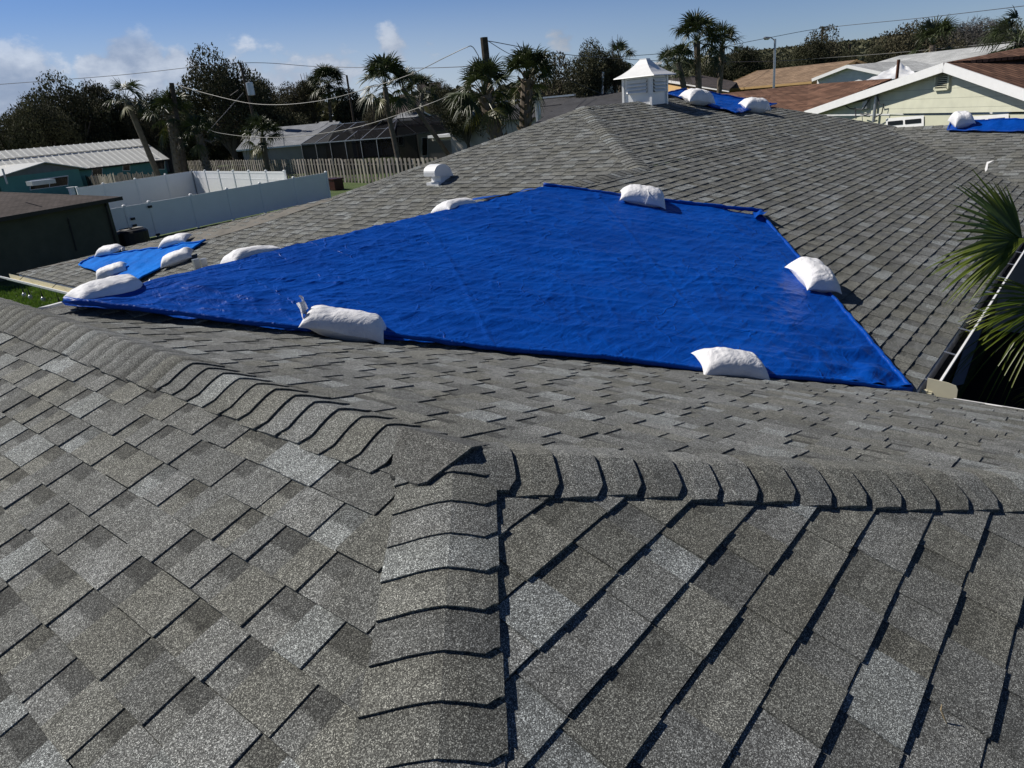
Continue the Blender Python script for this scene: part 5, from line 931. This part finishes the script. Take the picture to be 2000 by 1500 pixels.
tag(grid_mb(wt).build('white_tarp', M_WHITE, None, smooth=True), 'white tarp peaked over the roof behind the green house gable', 'tarp')

# ------------------------------------------------------------------ poles, lamp, wires
def pole(top_px, bot_px, dist, r, label, mat=M_POLE, extra=None):
    t, b = pd(*top_px, dist), pd(*bot_px, dist); e = (b - t) / (t[2] - b[2]); g = ground_h(b); b2 = t + e * (t[2] - g + .2); o = thing('utility_pole', label, 'utility pole', b2, 'utility poles'); MB().tube([b2, (t + b2) / 2, t], [r * 1.25, r * 1.1, r], 10).build('shaft', mat, o); return o, t, e
p1, t1, e1 = pole((469, 122), (512, 300), 95, .15, 'leaning utility pole carrying a grey transformer'); mb = MB(); q = pd(489, 174, 94.6); mb.tube([q + [0, 0, .75], q + [0, 0, .7], q - [0, 0, .65], q - [0, 0, .7]], [.25, .42, .42, .36], 14); mb.build('transformer', M_STEEL, p1)
mb = MB(); mb.bar(pd(470, 133, 95), pd(478, 128, 95), .06); mb.tube([pd(480, 123, 95), pd(478, 140, 95), pd(484, 165, 94.8)], .035, 5); mb.tube([pd(466, 176, 95), pd(450, 187, 95)], .06, 5); mb.build('insulator', M_DARKM, p1)
p2, t2, e2 = pole((335, 162), (362, 335), 69, .19, 'thick dark pole with no crossarm beside the thick palm'); p3, t3, e3_ = pole((677, 147), (690, 232), 100, .13, 'thin pale pole between the tree line and the grey roof'); p4, t4, e4 = pole((945, 73), (955, 172), 42, .20, 'wooden pole topped with service cables above the stout palms'); p5, t5, e5_ = pole((1607, 53), (1603, 104), 105, .15, 'distant pole with a short crossarm at right')
MB().bar(pd(1602, 53, 105), pd(1614, 53, 105), .15).build('crossarm', M_POLE, p5); pole((1660, 86), (1658, 116), 100, .15, 'short dark pole at the roofline of the white house')
pole((1178, 140), (1176, 200), 60, .1, 'slim grey post among the oak trunks left of the cupola', M_STEEL)
o, t, e = pole((1514, 76), (1511, 178), 62, .085, 'grey street lamp post in front of the tan house', M_STEEL); o.name = 'street_lamp'; o['category'] = 'street lamp'; del o['group']; mb = MB(); mb.tube([pd(1514, 82, 62), pd(1511, 77, 62), pd(1505, 73, 62), pd(1500, 73, 62)], .04, 6); mb.build('lamp_arm', M_STEEL, o); mb = MB(); q = pd(1498, 74, 62); mb.tube([q + _r * .22, q + _r * .1 - [0, 0, .03], q - _r * .15 - [0, 0, .03], q - _r * .26], [.05, .11, .12, .05], 10); mb.build('lamp_head', M_STEEL, o)
def wire(pts, r, label, mat=M_WIRE):
    P = [pd(*p) for p in pts]; out = []
    for i in range(len(P) - 1):
        a = P[max(i - 1, 0)]; b, c = P[i], P[i + 1]; e = P[min(i + 2, len(P) - 1)]
        for k in range(8): t = k / 8; out.append(.5 * ((2 * b) + (c - a) * t + (2 * a - 5 * b + 4 * c - e) * t * t + (3 * b - a - 3 * c + e) * t ** 3))
    out.append(P[-1]); o = MB().tube(out, r, 5).build('overhead_wire', mat, None); tag(o, label, 'wire', 'overhead wires'); return o
wire([(-30, 167, 110), (230, 147, 102), (469, 123, 95), (620, 130, 98), (800, 133, 80), (938, 129, 60)], .03, 'thin high wire crossing the sky over the left tree line')
wire([(337, 163, 69), (352, 168, 68), (420, 187, 64), (490, 202, 60), (560, 204, 57), (640, 194, 53), (720, 172, 49), (800, 146, 46), (870, 112, 43), (910, 93, 42), (922, 91, 42), (932, 105, 42), (940, 122, 42)], .022, 'thick sagging cable from the dark pole to the cable-topped pole', M_WIREL)
wire([(405, 259, 80), (440, 220, 85), (475, 181, 95)], .03, 'guy wire rising to the transformer pole', M_WIREL)
wire([(405, 252, 80), (430, 260, 75), (500, 268, 70), (585, 266, 66), (690, 250, 62), (790, 220, 58), (880, 186, 54), (940, 150, 42)], .025, 'low service wire passing in front of the pool cage', M_WIREL)
wire([(947, 80, 42), (965, 82, 43), (1040, 96, 47), (1120, 108, 52), (1200, 114, 58), (1290, 119, 64), (1400, 121, 70), (1520, 119, 78), (1600, 114, 85), (1750, 103, 80), (1990, 80, 70)], .022, 'wire running right from the cable-topped pole past the palms', M_WIREL)
wire([(1190, 112, 90), (1290, 105, 95), (1380, 97, 98), (1490, 76, 100), (1607, 55, 105), (1800, 35, 95), (2030, 8, 80)], .03, 'high wire at the right from the crossarm pole')
wire([(950, 78, 42), (985, 100, 43), (1010, 112, 44), (1045, 128, 46), (1120, 160, 50), (1180, 186, 55)], .018, 'short drop wire right of the cable-topped pole')

# ------------------------------------------------------------------ ground, hill, woods
ds = np.concatenate([np.linspace(0.5, 30, 14), np.linspace(34, 120, 44), np.geomspace(126, 1500, 36)]); az_ = np.linspace(0, 2 * math.pi, 181); G = np.zeros((len(ds), len(az_), 3))
for i, r_ in enumerate(ds):
    for j, a in enumerate(az_): p = (r_ * math.sin(a), r_ * math.cos(a)); G[i, j] = (*p, ground_h(p) if r_ > 30 else 0)
tag(grid_mb(G[:, ::-1]).build('ground', M_GROUND, None, smooth=True), kind='structure')
MB().quad((5.3, 1.4, .012), (5.3, -9, .012), (16.3, -9, .012), (16.3, 1.4, .012)).build('shade_sheet', M_YARDSHADE, None); tag(bpy.data.objects['shade_sheet'], kind='structure')  # near-black sheet paints the courtyard's shade on the ground
prof_ = [(1180, 175), (1300, 128), (1400, 112), (1500, 98), (1560, 93), (1620, 86), (1680, 80), (1740, 72), (1820, 66), (1950, 62), (2200, 60), (2600, 90)]; Hh = np.zeros((9, len(prof_) * 10, 3)); k = 0
for i in range(len(prof_) - 1):
    for q in range(10):
        x = prof_[i][0] + (prof_[i + 1][0] - prof_[i][0]) * q / 10; y = prof_[i][1] + (prof_[i + 1][1] - prof_[i][1]) * q / 10; t = pd(x, y, 430); u_ = unit(np.array([t[0], t[1], 0]))
        for j, (dd, hf) in enumerate([(330, -.05), (350, .25), (375, .55), (400, .8), (420, .95), (430, 1.0), (450, .98), (520, .7), (700, -.05)]): Hh[j, k] = [*(u_ * dd)[:2], t[2] * hf + (2.2 * noise2(k * .9, j * 1.3, 4) if 0 < j < 8 else 0)]
        k += 1
Hh = Hh[:, :k]
tag(grid_mb(Hh).build('hill', M_HILL, None), kind='structure')
rs = np.random.RandomState(9); V, F_, T = [], [], []
for (x0, x1, ytop, ybot, d0, cnt, sz, key) in [(-60, 1330, None, None, 150, 26000, 1.1, 0), (1330, 1990, (112, 66), (125, 100), 300, 6000, 2.6, 1)]:
    for _ in range(cnt):
        x = rs.uniform(x0, x1); d = d0 * rs.uniform(.93, 1.1); hor = 301 - .089 * x
        if key == 0: top = hor - 42 + 16 * noise2(x / 60, .5, 2) + 9 * noise2(x / 17, 1.5, 3); y = top + (hor + 14 - top) * rs.uniform(0, 1) ** 1.2
        else:
            yt = np.interp(x, [p[0] for p in prof_], [p[1] for p in prof_]) - 1; y = yt + rs.uniform(0, 1) ** 1.5 * 34; d = 400 - (y - yt) * 1.6
        p = pd(x, y, d); a = unit(rs.normal(size=3)); b = unit(np.cross(a, rs.normal(size=3))); s_ = sz * rs.uniform(.5, 1.2); i = len(V); V += [p - a * s_ * .5, p + b * s_ * .3, p + a * s_ * .5, p - b * s_ * .3]; F_.append((i, i + 1, i + 2, i + 3)); t_ = rs.uniform(.7, 1.35) * (1 if key == 0 else 1.5); T += [(t_, t_, t_ * (1 if key == 0 else 1.15))] * 4
mb = MB(); mb.add(V, F_, T); tag(mb.build('woods', M_OAK, None), kind='stuff')
# grass blades on the bit of lawn that shows past the ridge
V, F_, T = [], [], []; rs = np.random.RandomState(4)
for _ in range(9000):
    p = pz(rs.uniform(-20, 150), rs.uniform(560, 632), .0); h_ = rs.uniform(.05, .13); a = rs.uniform(0, 6.28); dx = np.array([math.cos(a), math.sin(a), 0]) * .02; i = len(V); V += [p - dx, p + dx, p + np.array([rs.uniform(-.05, .05), rs.uniform(-.05, .05), h_])]; F_.append((i, i + 1, i + 2)); t_ = rs.uniform(.8, 1.8); T += [(t_, t_ * 1.1, t_ * .7)] * 3
mb = MB(); mb.add(V, F_, T); tag(mb.build('grass', leaf_mat('grass_blades', (.05, .09, .012), (.10, .15, .03), .5, .3, 2), None), kind='stuff')
